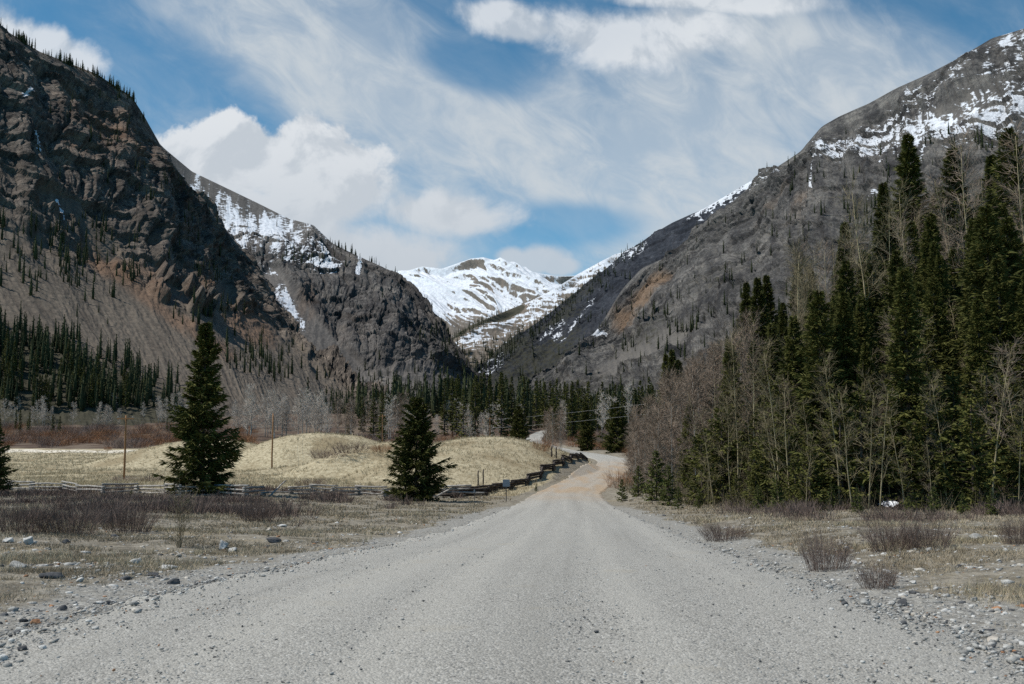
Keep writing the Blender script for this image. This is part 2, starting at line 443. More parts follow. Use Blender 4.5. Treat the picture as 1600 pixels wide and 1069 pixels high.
MTN = {}
def mountain(name, label, lines, cliffs, nu, rows, disp, attrs, mat, back=0.22, cols=None):
    """lofted massif: lines run along the valley, from crest to foot; a back slope closes it behind the crest"""
    L = [np.asarray(l, float) for l in lines]
    n = len(L[0])
    acc = np.concatenate([[0], np.cumsum(np.hypot(*np.diff(L[0][:, :2], axis=0).T) + np.hypot(*np.diff(L[-1][:, :2], axis=0).T))])
    acc /= acc[-1]
    u = np.linspace(0, 1, nu)
    def res(a):
        z = np.interp(u, acc, a)
        k = max(1, int(nu * 0.008)); kk = np.hanning(2 * k + 3)[1:-1]; kk /= kk.sum()
        return np.convolve(np.pad(z, k, mode='edge'), kk, 'valid')
    RL = [np.stack([res(l[:, i]) for i in range(3)], -1) for l in L]
    W = [pix(r[:, 0], r[:, 1], r[:, 2]) for r in RL]
    # the foot runs on below the valley floor
    ext = W[-1] + (W[-1] - W[-2]) * np.array([0.16, 0.16, 0.0]) ; ext[:, 2] = np.minimum(W[-1][:, 2] * 0.2 - 12, -12)
    W.append(ext); RL.append(RL[-1] + np.array([0, 30.0, 0])); cliffs = list(cliffs) + [0.0]; rows = list(rows) + [16]
    # back slope
    bk = W[0].copy(); dd = RL[0][:, 2] * back
    vdir = W[0][:, :2] / np.linalg.norm(W[0][:, :2], axis=1, keepdims=True)
    bk[:, :2] += vdir * dd[:, None]; bk[:, 2] -= dd * 0.8
    W = [bk] + W; PXY = [RL[0][:, :2]] + [r[:, :2] for r in RL]; CL = [cliffs[0]] + list(cliffs)
    rows = [12] + list(rows)
    Ps, Qs, Cs, Bs = [], [], [], []
    for i in range(len(W) - 1):
        last = i == len(W) - 2
        v = np.linspace(0, 1, rows[i] + (1 if last else 0), endpoint=last)[:, None]
        Ps.append(W[i][None] * (1 - v[..., None]) + W[i + 1][None] * v[..., None])
        Qs.append(PXY[i][None] * (1 - v[..., None]) + PXY[i + 1][None] * v[..., None])
        c0 = np.broadcast_to(np.asarray(CL[i], float), (nu,)) if np.ndim(CL[i]) == 0 else np.interp(u, acc, CL[i])
        c1 = np.broadcast_to(np.asarray(CL[i + 1], float), (nu,)) if np.ndim(CL[i + 1]) == 0 else np.interp(u, acc, CL[i + 1])
        Cs.append(c0[None] * (1 - v) + c1[None] * v)
        Bs.append(np.full((len(v), nu), 1.0 if i == 0 else 0.0))
    P = np.concatenate(Ps); Q = np.concatenate(Qs); C = np.concatenate(Cs); Bk = np.concatenate(Bs)
    # soften the kinks between sections
    nr = len(P)
    mid = P[:, nu // 2]
    t = np.concatenate([[0], np.cumsum(np.linalg.norm(np.diff(mid, axis=0), axis=1))])
    mrow = P[nr // 2]
    s = np.concatenate([[0], np.cumsum(np.linalg.norm(np.diff(mrow, axis=0), axis=1))])
    S, T = np.meshgrid(s, t)
    du = np.gradient(P, axis=1); dv = np.gradient(P, axis=0)
    k = 9
    ker = np.hanning(2 * k + 3)[1:-1]; ker /= ker.sum()
    N = np.cross(dv, du); N /= np.linalg.norm(N, axis=2, keepdims=True) + 1e-9
    N *= np.sign((N[..., 2:3]).mean())
    px, py = Q[..., 0], Q[..., 1]
    A = {'snow': np.zeros_like(px), 'rust': np.zeros_like(px), 'veg': np.zeros_like(px)}
    C = C + 0.16 * fbm(S / 60, T / 60, 3, 77)
    A.update(attrs(px, py, S, T, C)); A['cliff'] = A.get('cliff', C)
    D = disp(S, T, px, py, np.clip(A['cliff'], 0, 1)) * (1 - Bk)
    D = D - D[12:].mean() * (1 - Bk)
    crest = sst(T - T[12:13], 0, 80)          # keep the skyline close to its drawn line
    D = D * (0.05 + 0.95 * np.clip(crest, 0, 1))
    # relief pushes outwards and a little up/down the face
    P = P + N * D[..., None]
    o = mesh_obj(name, P.reshape(-1, 3), grid_faces(nr, nu)[:, ::-1], mat, attrs={k_: v_ for k_, v_ in A.items()},
                 uv=np.stack([S, T], -1).reshape(-1, 2), smooth=False)
    tag(o, label, 'mountain', kind='structure')
    MTN[name] = (P[12:], Q[12:], N[12:])
    return o

def cliff_disp(a, big=1.0, fa=0.7):
    def f(S, T, px, py, C):
        wx = fbm(S / 90 / a, T / 130 / a, 3, 3); wy = fbm(S / 70 / a, T / 60 / a, 3, 4)
        s = S / a + 16 * wx; t = T / a + 22 * wy
        d = 24 * big * ridged(s / 190, t / 520, 2, 11) + 8 * big * ridged(s / 52, t / 280, 2, 12)
        d = d + fa * (7.5 * facets(s / 27, t / 130, 21) + 4.4 * facets(s / 11 + 3.3, t / 60, 22) + 2.4 * facets(s / 5, t / 17, 23)) + 1.0 * fbm(s / 4, t / 5, 2, 14)
        tz = t / 46 + 0.7 * fbm(s / 130, t / 130, 2, 15) + 0.25 * fbm(s / 22, t / 60, 2, 24)
        led = tz - np.floor(tz); d = d + 10.0 * fa * (led ** 1.4 - 0.5) * sst(fbm(s / 90, t / 60, 2, 16), -0.25, 0.2)
        tz = t / 15 + 0.9 * fbm(s / 50, t / 40, 2, 25)
        led = tz - np.floor(tz); d = d + 2.6 * fa * (led - 0.5) * sst(fbm(s / 40, t / 30, 2, 26), -0.1, 0.3)
        ta = 3 * fbm(s / 80, t / 300, 3, 17) + 0.9 * fbm(s / 9, t / 70, 3, 18) + 0.7 * fbm(s / 4, t / 5, 2, 19)
        k = sst(C, 0.3, 0.7)
        return a * ((d - 8 * big) * k + ta * (1 - k) + 5 * k)
    return f

A_ridge = [(-420, -160, 900), (-260, -110, 950), (-110, -30, 1000), (0, 42, 1050), (60, 80, 1100), (150, 115, 1180), (205, 150, 1240), (228, 186, 1290), (256, 236, 1340), (300, 296, 1400), (347, 350, 1430), (385, 405, 1440), (412, 465, 1400), (452, 507, 1280), (502, 557, 1120), (557, 602, 960), (610, 650, 820)]
A_base = [(-420, 200, 640), (-260, 250, 660), (-110, 290, 690), (0, 330, 720), (60, 362, 740), (115, 388, 770), (165, 402, 800), (215, 412, 830), (262, 428, 870), (300, 442, 910), (338, 462, 960), (368, 476, 1010), (396, 492, 1060), (440, 514, 1100), (493, 561, 1030), (548, 606, 910), (605, 652, 800)]
A_foot = [(-300, 668, 430), (-130, 666, 440), (30, 664, 450), (145, 662, 460), (205, 662, 465), (262, 662, 470), (306, 662, 480), (345, 662, 490), (378, 663, 500), (412, 663, 515), (440, 664, 530), (462, 664, 550), (484, 665, 575), (510, 666, 600), (538, 668, 640), (572, 670, 690), (616, 672, 740)]
def A_attr(px, py, S, T, C):
    crag = np.maximum.reduce([zone(px, py, 275, 455, 60, 40, 38), zone(px, py, 165, 425, 40, 26, 30), zone(px, py, 320, 500, 46, 26, 40), zone(px, py, 390, 470, 40, 30)])
    Cc = np.maximum(C, crag * 1.0 * sst(fbm(S / 45, T / 60, 3, 31), -0.25, 0.35))
    gul = np.maximum(streak(px, py, [(175, 395), (120, 340), (60, 320)], 14), streak(px, py, [(360, 470), (335, 430)], 10))
    Cc = Cc - gul * 0.5
    rust = np.maximum.reduce([1.0 * zone(px, py, 400, 520, 75, 34, 42), 0.85 * streak(px, py, [(130, 385), (210, 450), (300, 520), (380, 575)], 26), 0.5 * zone(px, py, 225, 430, 60, 40), 0.45 * zone(px, py, 170, 240, 190, 160), 0.5 * zone(px, py, 320, 460, 50, 50), 0.45 * zone(px, py, 130, 120, 70, 30, 30)])
    snow = np.maximum.reduce([streak(px, py, [(26, 192), (38, 178)], 7), streak(px, py, [(48, 245), (58, 268)], 7), streak(px, py, [(92, 328), (100, 352)], 5), streak(px, py, [(0, 78), (6, 78)], 8)]) * 1.1
    veg = np.maximum(0.9 * sst(py - (470 + np.clip(px, 0, 300) * 0.33), 0, 90) * sst(px, 420, 240), 0.22 * zone(px, py, 300, 360, 90, 60, 45))
    return dict(cliff=Cc, rust=rust, snow=snow, veg=veg)
mat_A = mountain_material("dark_volcanic_rock", (0.040, 0.034, 0.031), (0.178, 0.150, 0.126), (0.170, 0.100, 0.062), (0.078, 0.064, 0.052), (0.140, 0.116, 0.092), 1.0)
mountain("mountain_crag", "dark brown craggy mountainside with scree fans rising on the left of the valley",
         [A_ridge, A_base, A_foot], [1.0, 0.48, 0.0], 820, [380, 190], cliff_disp(1.0, 1.0, 0.75), A_attr, mat_A)

B_ridge = [(215, 190, 2500), (258, 233, 2500), (300, 268, 2500), (350, 292, 2480), (400, 316, 2450), (450, 341, 2400), (490, 352, 2350), (520, 380, 2280), (555, 398, 2220), (600, 418, 2150), (640, 447, 2080), (680, 492, 2000), (710, 538, 1930), (738, 577, 1880), (768, 614, 1820)]
B_mid = [(215, 380, 2050), (258, 392, 2050), (300, 398, 2050), (350, 402, 2050), (400, 405, 2050), (445, 408, 2040), (485, 400, 2080), (518, 408, 2080), (553, 422, 2060), (595, 442, 2030), (632, 468, 1990), (672, 508, 1940), (704, 550, 1890), (733, 584, 1860), (766, 617, 1810)]
B_base = [(215, 430, 1820), (258, 440, 1800), (300, 450, 1780), (350, 460, 1750), (400, 470, 1720), (430, 486, 1700), (462, 530, 1660), (500, 560, 1620), (540, 574, 1620), (580, 578, 1630), (620, 570, 1660), (660, 566, 1710), (692, 572, 1750), (726, 592, 1780), (762, 620, 1790)]
B_foot = [(215, 640, 1200), (258, 640, 1200), (300, 640, 1200), (350, 640, 1200), (400, 640, 1220), (430, 640, 1240), (465, 642, 1260), (505, 642, 1280), (545, 642, 1300), (585, 643, 1320), (625, 643, 1360), (662, 643, 1400), (694, 643, 1450), (726, 643, 1520), (762, 643, 1600)]
def B_attr(px, py, S, T, C):
    snow = np.maximum.reduce([0.37 * zone(px, py, 365, 330, 175, 75, 24) ** 0.3 * (.55 + .45 * sst(py - np.interp(px, [258, 300, 350, 400, 450, 490], [233, 268, 292, 316, 341, 352]), 0, 22)), 0.38 * zone(px, py, 430, 368, 75, 30, 15), 0.55 * zone(px, py, 500, 412, 40, 22), 0.5 * streak(px, py, [(440, 452), (470, 508)], 14), 1.1 * streak(px, py, [(562, 402), (557, 436)], 5), .9 * streak(px, py, [(500, 385), (520, 425)], 12)])
    rust = np.maximum.reduce([0.6 * zone(px, py, 420, 475, 40, 40), 0.5 * zone(px, py, 480, 480, 30, 50), 0.25 * zone(px, py, 600, 520, 160, 80)])
    talus = np.maximum.reduce([streak(px, py, [(425, 430), (448, 480), (500, 540), (580, 610)], 26)])
    C = C * (.45 + .55 * np.maximum(sst(py, 300 + 0.12 * px, 370 + 0.12 * px), sst(px, 460, 500))) - talus
    veg = np.maximum.reduce([0.5 * zone(px, py, 700, 540, 80, 40, 48), 0.45 * zone(px, py, 500, 395, 80, 24, 12), 0.4 * sst(py, 590, 635)])
    return dict(cliff=C, rust=rust, snow=snow, veg=veg)
mat_B = mountain_material("grey_cliff_rock", (0.040, 0.038, 0.039), (0.135, 0.125, 0.116), (0.150, 0.098, 0.066), (0.075, 0.070, 0.067), (0.135, 0.124, 0.114), 1.5)
mountain("mountain_cliff", "grey cliff mountain with a snow dusted crest behind the dark left crag",
         [B_ridge, B_mid, B_base, B_foot], [0.75, 1.0, 0.5, 0.0], 640, [120, 200, 60], cliff_disp(1.5, 0.75, 0.55), B_attr, mat_B)

C_ridge = [(520, 480, 8600), (560, 465, 8500), (600, 442, 8400), (630, 425, 8300), (660, 416, 8200), (690, 420, 8100), (713, 412, 8100), (735, 404, 8050), (755, 402, 8000), (790, 411, 8000), (830, 425, 8000), (870, 431, 8000), (905, 430, 8000), (950, 438, 8000), (1000, 450, 8000)]
C_foot = [(q[0] + 60, 590, 6200) for q in C_ridge]
def C_disp(S, T, px, py, C):
    s = S - 0.55 * T + 120 * fbm(S / 900, T / 900, 2, 41)
    return 150 * ridged(s / 1000, T / 2600, 2, 42) + 70 * ridged(s / 330, T / 1300, 3, 43) + 26 * ridged(s / 110, T / 400, 3, 44)
def C_attr(px, py, S, T, C):
    s = S - 0.55 * T
    snow = 0.80 + 0.22 * sst(px, 730, 690) - 0.55 * sst(py, 465 + 0.0 * px, 530) - 0.10 * ridged(s / 240, T / 1500, 3, 45) - 0.45 * np.clip(1 - T / 110, 0, 1) * sst(px, 700, 730)
    return dict(snow=snow, rust=0.3 + 0.0 * px, cliff=np.full_like(px, 0.1))
mat_C = mountain_material("snowy_peak_ground", (0.10, 0.09, 0.08), (0.16, 0.145, 0.13), (0.20, 0.125, 0.085), (0.125, 0.11, 0.095), (0.20, 0.175, 0.15), 4.0, 0.62, sscale=2.2)
mountain("mountain_peak", "snow covered rounded peak closing the far end of the valley",
         [C_ridge, C_foot], [0.1, 0.1], 420, [260], C_disp, C_attr, mat_C)

D_ridge = [(1060, 350, 5800), (1020, 372, 5700), (985, 391, 5600), (960, 398, 5500), (940, 408, 5400), (900, 430, 5200), (860, 455, 5000), (830, 470, 4900), (800, 482, 4800), (760, 498, 4600), (735, 509, 4500), (715, 521, 4400), (690, 545, 4300), (660, 575, 4200)]
D_foot = [(1100, 600, 4300), (1060, 600, 4200), (1020, 600, 4100), (985, 600, 4000), (950, 600, 4000), (920, 600, 3900), (890, 600, 3850), (860, 602, 3800), (835, 604, 3750), (805, 606, 3700), (780, 608, 3650), (755, 610, 3600), (720, 612, 3550), (690, 614, 3500)]
def D_disp(S, T, px, py, C):
    s = S + 0.7 * T
    return 40 * ridged(s / 420, T / 1400, 2, 52) + 22 * ridged(s / 150, T / 600, 3, 53) + 9 * ridged(s / 50, T / 160, 3, 54)
def D_attr(px, py, S, T, C):
    low = py - np.interp(px, [690, 760, 860, 900, 940, 985], [540, 500, 460, 435, 412, 395])
    snow = 0.50 - 0.30 * sst(low, 8, 48)
    veg = np.maximum(1.2 * streak(px, py, [(700, 532), (760, 504), (815, 482)], 11), 0.8 * sst(py, 545, 590) * sst(px, 700, 760))
    return dict(snow=snow * (1 - np.clip(veg * 1.4, 0, 1)), veg=veg, rust=0.35 + 0 * px, cliff=np.full_like(px, 0.1))
mat_D = mountain_material("snowy_slope_ground", (0.09, 0.08, 0.07), (0.16, 0.14, 0.12), (0.22, 0.14, 0.09), (0.13, 0.11, 0.09), (0.20, 0.17, 0.14), 2.4, 0.8, sscale=1.5)
mountain("mountain_shoulder", "brown slope streaked with snow running down below the far peak",
         [D_ridge, D_foot], [0.1, 0.1], 420, [220], D_disp, D_attr, mat_D)

E_ridge = [(1330, 225, 2700), (1262, 243, 2850), (1200, 267, 3000), (1150, 297, 3100), (1100, 326, 3200), (1050, 348, 3300), (1015, 369, 3350), (985, 391, 3350), (940, 426, 3300), (900, 456, 3250), (860, 488, 3150), (800, 534, 2950), (762, 563, 2800), (735, 583, 2650), (708, 606, 2500)]
E_foot = [(1330, 640, 1700), (1250, 640, 1700), (1180, 640, 1750), (1120, 640, 1750), (1060, 640, 1800), (1010, 640, 1800), (970, 640, 1850), (935, 640, 1850), (900, 640, 1900), (870, 640, 1950), (840, 640, 2000), (800, 641, 2050), (770, 642, 2100), (745, 643, 2150), (715, 644, 2200)]
def E_attr(px, py, S, T, C):
    low = py - np.interp(px, [740, 860, 985, 1100, 1262], [580, 488, 391, 326, 226])
    snow = np.maximum.reduce([0.6 * zone(px, py, 1140, 312, 90, 22, -34) ** .6, 0.3 * zone(px, py, 985, 405, 60, 22, -40), 0.5 * streak(px, py, [(935, 480), (905, 525), (875, 560)], 4), 0.26 * zone(px, py, 870, 540, 50, 14, -20), 0.3 * zone(px, py, 760, 590, 60, 14, -35)])
    veg = np.maximum.reduce([0.62 * sst(low, -5, 20) * sst(px, 960, 880), 0.55 * zone(px, py, 900, 470, 110, 40, -42), 0.75 * zone(px, py, 790, 560, 80, 26, -38)])
    return dict(snow=snow, veg=veg * (1 - np.clip(snow * 1.5, 0, 1)), cliff=C)
mat_E = mountain_material("cloud_shaded_rock", (0.014, 0.017, 0.024), (0.042, 0.046, 0.056), (0.075, 0.065, 0.06), (0.030, 0.033, 0.040), (0.055, 0.056, 0.062), 2.0)  # cloud shadow over this slope is painted into its dark blue rock colours
mountain("mountain_shaded", "slope painted dark blue with cloud shade, dropping to the valley in front of the snowy shoulder",
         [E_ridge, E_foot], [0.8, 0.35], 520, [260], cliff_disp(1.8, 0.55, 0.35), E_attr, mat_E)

F_ridge = [(1900, -90, 1050), (1760, -20, 1130), (1680, 15, 1190), (1600, 45, 1250), (1550, 60, 1300), (1500, 90, 1350), (1450, 116, 1400), (1400, 138, 1450), (1360, 160, 1500), (1310, 182, 1540), (1283, 198, 1560), (1250, 237, 1580), (1190, 277, 1640), (1120, 336, 1720), (1080, 376, 1750), (1040, 403, 1760), (1003, 419, 1750), (972, 452, 1720), (948, 492, 1680), (922, 532, 1600), (868, 577, 1520), (820, 606, 1450)]
F_mid = [(1900, 170, 830), (1760, 190, 880), (1680, 200, 930), (1600, 212, 980), (1550, 224, 1020), (1500, 232, 1060), (1450, 238, 1110), (1400, 242, 1170), (1360, 244, 1230), (1315, 246, 1290), (1290, 252, 1340), (1258, 268, 1400), (1200, 310, 1490), (1132, 366, 1580), (1092, 404, 1620), (1052, 430, 1640), (1015, 450, 1640), (985, 480, 1620), (958, 512, 1590), (930, 546, 1540), (876, 586, 1480), (826, 611, 1430)]
F_foot = [(1900, 600, 520), (1760, 600, 560), (1680, 600, 590), (1600, 600, 620), (1550, 602, 640), (1500, 604, 660), (1450, 606, 690), (1400, 608, 720), (1360, 610, 750), (1320, 612, 790), (1290, 614, 820), (1260, 616, 850), (1210, 620, 890), (1150, 624, 930), (1110, 626, 960), (1075, 628, 990), (1045, 630, 1020), (1015, 632, 1050), (985, 634, 1080), (950, 636, 1120), (890, 638, 1180), (840, 640, 1240)]
def F_attr(px, py, S, T, C):
    snow = np.maximum.reduce([0.58 * zone(px, py, 1560, 150, 150, 75, -25) ** .5, 0.62 * streak(px, py, [(1305, 238), (1370, 205), (1425, 160)], 30) ** .6, 0.5 * zone(px, py, 1440, 200, 120, 40, -18) ** .6, 0.42 * zone(px, py, 1620, 70, 120, 40, -20) ** .5,
                              1.0 * streak(px, py, [(1290, 235), (1283, 270), (1276, 320)], 7), 0.9 * streak(px, py, [(1450, 240), (1442, 275)], 7), 0.5 * streak(px, py, [(1220, 275), (1180, 300)], 9), 0.8 * streak(px, py, [(940, 515), (900, 545)], 6), 0.5 * streak(px, py, [(1345, 350), (1370, 330)], 8)])
    rust = np.maximum.reduce([1.0 * zone(px, py, 1010, 458, 62, 30, -38), 0.75 * zone(px, py, 975, 490, 40, 30, -50), 0.3 * zone(px, py, 1230, 320, 120, 80, -40), 0.3 * zone(px, py, 1520, 80, 90, 40)])
    veg = np.maximum.reduce([0.50 * zone(px, py, 1010, 530, 110, 45, -30), 0.45 * zone(px, py, 1120, 470, 120, 50, -30), 0.55 * zone(px, py, 1350, 350, 90, 40, -20), 0.45 * sst(py, 520, 620)])
    C2 = C - 0.55 * zone(px, py, 1480, 185, 190, 36, -22) - 0.5 * zone(px, py, 1000, 560, 110, 30, -20)
    return dict(cliff=C2, rust=rust, snow=snow, veg=veg)
mat_F = mountain_material("grey_brown_rock", (0.046, 0.045, 0.046), (0.132, 0.126, 0.118), (0.205, 0.135, 0.085), (0.085, 0.080, 0.076), (0.130, 0.120, 0.108), 1.4)
mountain("mountain_ridge", "broad grey rock mountain with snow fields near its top on the right of the valley",
         [F_ridge, F_mid, F_foot], [0.85, 0.95, 0.55], 960, [170, 380], cliff_disp(1.35, 0.9, 0.46), F_attr, mat_F)

# ------------------------------------------------------------------ ground sheet
ky, ay = 0.0125, 22.0
ys = np.concatenate([np.linspace(-60, -1, 60), ay * (np.exp(ky * np.arange(0, int(math.log(9000 / ay) / ky))) - 1)])
kx, ax = 0.0145, 22.0
xh = ax * (np.exp(kx * np.arange(1, int(math.log(3000 / ax) / kx))) - 1)
xs = np.concatenate([-xh[::-1], [0], xh])
GX, GY = np.meshgrid(xs, ys)
GZ = ground_z(GX, GY)
ins = np.clip((Wr(GY) * 0.5 - np.abs(GX - Xc(GY))) / 0.6, 0, 1)
GZ = GZ - ins * 0.18
gp = np.stack([GX, GY, GZ], -1)
nzf = fbm(GX / 14, GY / 14, 4, 61)
dl = (Xc(GY) - Wr(GY) * .5) - GX; dr = GX - (Xc(GY) + Wr(GY) * .5)
fs = forest_s(GX, GY)
far_l = sst(GY + 6 * nzf, 96, 106) * sst(dl, 0.5, 3) * sst(GY, 350, 325)
m_straw = far_l
m_sand = sst(1 - np.abs(GY - 318 - 8 * fbm(GX / 30, GY / 30, 2, 63)) / 15, 0, 0.4) * sst(GX, -190, -170) * sst(GX, -95, -110)
brush_l = sst(dl + 5 * nzf, 7, 13) * sst(GY + 12 * nzf, 30, 40) * sst(GY, 100, 94)
brush_r = sst(dr, 4, 9) * sst(GY + 9 * nzf, 34, 42) * sst(fs, 3, -1) * sst(GY, 120, 70)
m_brush = np.maximum(brush_l, brush_r) * (.25 + .75 * sst(fbm(GX / 7, GY / 9, 3, 91), -.05, .2))
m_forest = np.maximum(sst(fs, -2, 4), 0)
m_willow = sst(GY, 325, 350) * sst(fs, 2, -2)
m_gravel = sst(np.maximum(dl, dr) + 1.2 * fbm(GX / 2.5, GY / 2.5, 3, 67), 2.6, 0.4) * sst(GY, 90, 55)
gm, g = material("valley_ground")
p = g.pos()
nA = g.noise(p, 0.35, 6, 0.62); nB = g.noise(p, 1.9, 6, 0.65); nC = g.noise(p, 14, 5, 0.7); nD = g.noise(g.v('MULTIPLY', p, (1, 1, .3)), 0.09, 5, .6)
stv = g.vor(p, 9.0, out='Color'); std = g.vor(p, 9.0)
verge = g.mix(g.ss(nB, 0.38, 0.62), (0.145, 0.126, 0.096), (0.275, 0.245, 0.195))
verge = g.mix(g.ss(nA, 0.50, 0.68), verge, (0.245, 0.205, 0.140))
verge = g.mix(g.m('MULTIPLY', g.ss(nA, 0.44, 0.32), 0.6), verge, (0.110, 0.100, 0.068))
verge = g.mix(g.m('MULTIPLY', g.ss(nC, 0.52, 0.72), 0.55), verge, (0.06, 0.052, 0.04))
stone_m = g.m('MULTIPLY', g.ss(std, 0.30, 0.18), g.ss(g.sep(stv)[0], 0.50, 0.54))
stone_m = g.m('MULTIPLY', stone_m, g.ss(nB, 0.42, 0.56))
verge = g.mix(stone_m, verge, g.mix(g.sep(stv)[1], (0.20, 0.195, 0.18), (0.42, 0.41, 0.385)))
sv2 = g.vor(p, 24.0, out='Color'); sd2 = g.vor(p, 24.0)
st2 = g.m('MULTIPLY', g.ss(sd2, 0.34, 0.2), g.ss(g.sep(sv2)[0], 0.58, 0.62))
verge = g.mix(g.m('MULTIPLY', st2, .9), verge, g.mix(g.sep(sv2)[1], (0.13, 0.125, 0.115), (0.42, 0.40, 0.37)))
straw = g.mix(g.ss(nB, 0.34, 0.66), (0.29, 0.24, 0.15), (0.50, 0.435, 0.30))
straw = g.mix(g.m('MULTIPLY', g.ss(nD, 0.45, 0.62), 0.7), straw, (0.215, 0.165, 0.095))
straw = g.mix(g.m('MULTIPLY', g.ss(nC, 0.5, 0.75), 0.4), straw, (0.16, 0.12, 0.06))
brush = g.mix(g.ss(nB, 0.4, 0.62), (0.085, 0.068, 0.056), (0.17, 0.14, 0.105))
willow = g.mix(g.ss(g.noise(p, 0.08, 5, .6), 0.42, 0.6), (0.085, 0.058, 0.043), (0.15, 0.115, 0.085))
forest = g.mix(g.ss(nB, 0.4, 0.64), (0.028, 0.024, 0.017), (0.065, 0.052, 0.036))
def am(name, lo=0.35, hi=0.65, k=0.7):
    return g.ss(g.m('ADD', g.attr(name), g.m('MULTIPLY', g.m('SUBTRACT', g.m('ADD', g.m('MULTIPLY', nB, .6), g.m('MULTIPLY', nA, .4)), 0.5), k)), lo, hi)
c = g.mix(am('straw'), verge, straw)
c = g.mix(am('willow'), c, willow)
c = g.mix(am('brush'), c, brush)
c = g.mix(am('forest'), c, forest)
c = g.mix(am('sand', k=1.0), c, (0.66, 0.60, 0.50))
grv = g.mix(g.sep(sv2)[2], (0.12, 0.115, 0.105), (0.40, 0.385, 0.35))
grv = g.mix(g.ss(nB, .42, .6), grv, g.mix(g.sep(stv)[2], (0.20, 0.185, 0.16), (0.34, 0.325, 0.29)))
c = g.mix(am('gravel', k=1.0), c, grv)
g.put(g.b.inputs['Base Color'], c)
hh = g.m('ADD', g.m('MULTIPLY', nB, 0.6), g.m('ADD', g.m('MULTIPLY', nC, 0.25), g.m('MULTIPLY', std, -0.25)))
g.put(g.b.inputs['Normal'], g.bump(hh, 0.8, 0.18))
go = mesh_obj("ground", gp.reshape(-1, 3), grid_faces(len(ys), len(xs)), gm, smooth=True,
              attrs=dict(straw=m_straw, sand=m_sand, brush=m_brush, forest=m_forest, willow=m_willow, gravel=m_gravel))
tag(go, "stony valley floor of dry grass and bare soil", kind='structure')

# ------------------------------------------------------------------ gravel road
ry = np.concatenate([np.arange(-60, 60, 0.4), np.arange(60, 340, 1.0), np.arange(340, 640, 4.0)])
rxc = Xc(ry); rw = Wr(ry)
nc = 41
off = np.linspace(-0.5, 0.5, nc)
RX = rxc[:, None] + off[None] * (rw[:, None] + 0.5)
edge = np.abs(off)[None] > 0.47
RX = RX + np.where(edge, 0.55 * fbm(ry[:, None] / 1.1, off[None] * 3, 4, 71), 0)
RY = np.broadcast_to(ry[:, None], RX.shape)
crown = 0.022 + 0.125 * (1 - (2 * np.abs(off)) ** 2)[None] + 0.0 * RX + 0.0009 * np.clip(RY - 60, 0, 300)
rut = -0.025 * (np.exp(-((np.abs(off * rw[:, None]) - 0.95) / 0.3) ** 2) + np.exp(-((np.abs(off * rw[:, None]) - 2.6) / 0.4) ** 2))
RZ = ground_z(RX, RY) + np.where(np.abs(off)[None] > 0.495, -0.14, crown + rut) + 0.012 * fbm(RX / 0.5, RY / 0.8, 3, 73)
tan = np.maximum.reduce([np.exp(-((RY - 118) / 22) ** 2) * sst(np.abs(off)[None] + 0.25 * fbm(RX / 4, RY / 9, 3, 74), 0.1, 0.5), sst(RY, 72, 118) * sst(RY, 230, 170) * (0.4 + 0.6 * sst(fbm(RX / 2.5, RY / 12, 3, 75), -0.2, 0.3))])
rm, r = material("road_gravel_surface")
uvr = r.node('ShaderNodeUVMap', uv_map='flow').outputs[0]
p = r.pos()
v1 = r.vor(p, 46, out='Color'); d1 = r.vor(p, 46)
v2 = r.vor(p, 13, out='Color'); d2 = r.vor(p, 13)
b1 = r.noise(p, 0.7, 6, 0.62); b2 = r.noise(r.v('MULTIPLY', uvr, (1.5, 0.12, 1)), 1.0, 5, .6, .3); b3 = r.noise(p, 70, 4, .7); b4 = r.noise(p, 6, 5, .7)
c = r.mix(r.sep(v1)[0], (0.232, 0.222, 0.200), (0.425, 0.408, 0.370))
c = r.mix(r.ss(r.sep(v1)[1], 0.955, 0.98), c, (0.13, 0.125, 0.12))
c = r.mix(r.ss(r.sep(v1)[2], 0.90, 0.94), c, (0.52, 0.50, 0.46))
big = r.m('MULTIPLY', r.ss(d2, 0.34, 0.22), r.ss(r.sep(v2)[0], 0.72, 0.76))
c = r.mix(big, c, r.mix(r.sep(v2)[1], (0.12, 0.118, 0.115), (0.46, 0.45, 0.42)))
dust = r.ss(r.m('ADD', r.m('MULTIPLY', b1, .5), r.m('MULTIPLY', b2, .5)), 0.44, 0.62)
c = r.mix(r.m('MULTIPLY', dust, 0.45), c, (0.365, 0.352, 0.320))
c = r.mix(r.m('MULTIPLY', r.ss(b1, 0.58, 0.74), 0.35), c, (0.33, 0.28, 0.20))
c = r.mix(r.m('MULTIPLY', r.ss(b4, .5, .75), 0.25), c, (0.21, 0.20, 0.18))
trk = r.noise(r.v('MULTIPLY', uvr, (1.1, 0.02, 1)), 1.0, 3, .5, .2)
c = r.mix(r.m('MULTIPLY', r.ss(trk, .46, .62), .28), c, (0.44, 0.42, 0.375))
c = r.mix(r.m('MULTIPLY', r.ss(trk, .46, .34), .30), c, (0.24, 0.228, 0.205))
c = r.mix(r.m('MULTIPLY', r.attr('tan'), 0.8), c, r.mix(b1, (0.33, 0.21, 0.115), (0.42, 0.33, 0.225)))
r.put(r.b.inputs['Base Color'], c)
hh = r.m('ADD', r.m('MULTIPLY', d1, -0.6), r.m('ADD', r.m('MULTIPLY', r.m('MULTIPLY', big, r.m('SUBTRACT', 0.4, d2)), 2.2), r.m('ADD', r.m('MULTIPLY', b3, 0.35), r.m('MULTIPLY', b4, 0.5))))
r.put(r.b.inputs['Normal'], r.bump(hh, 0.8, 0.032))
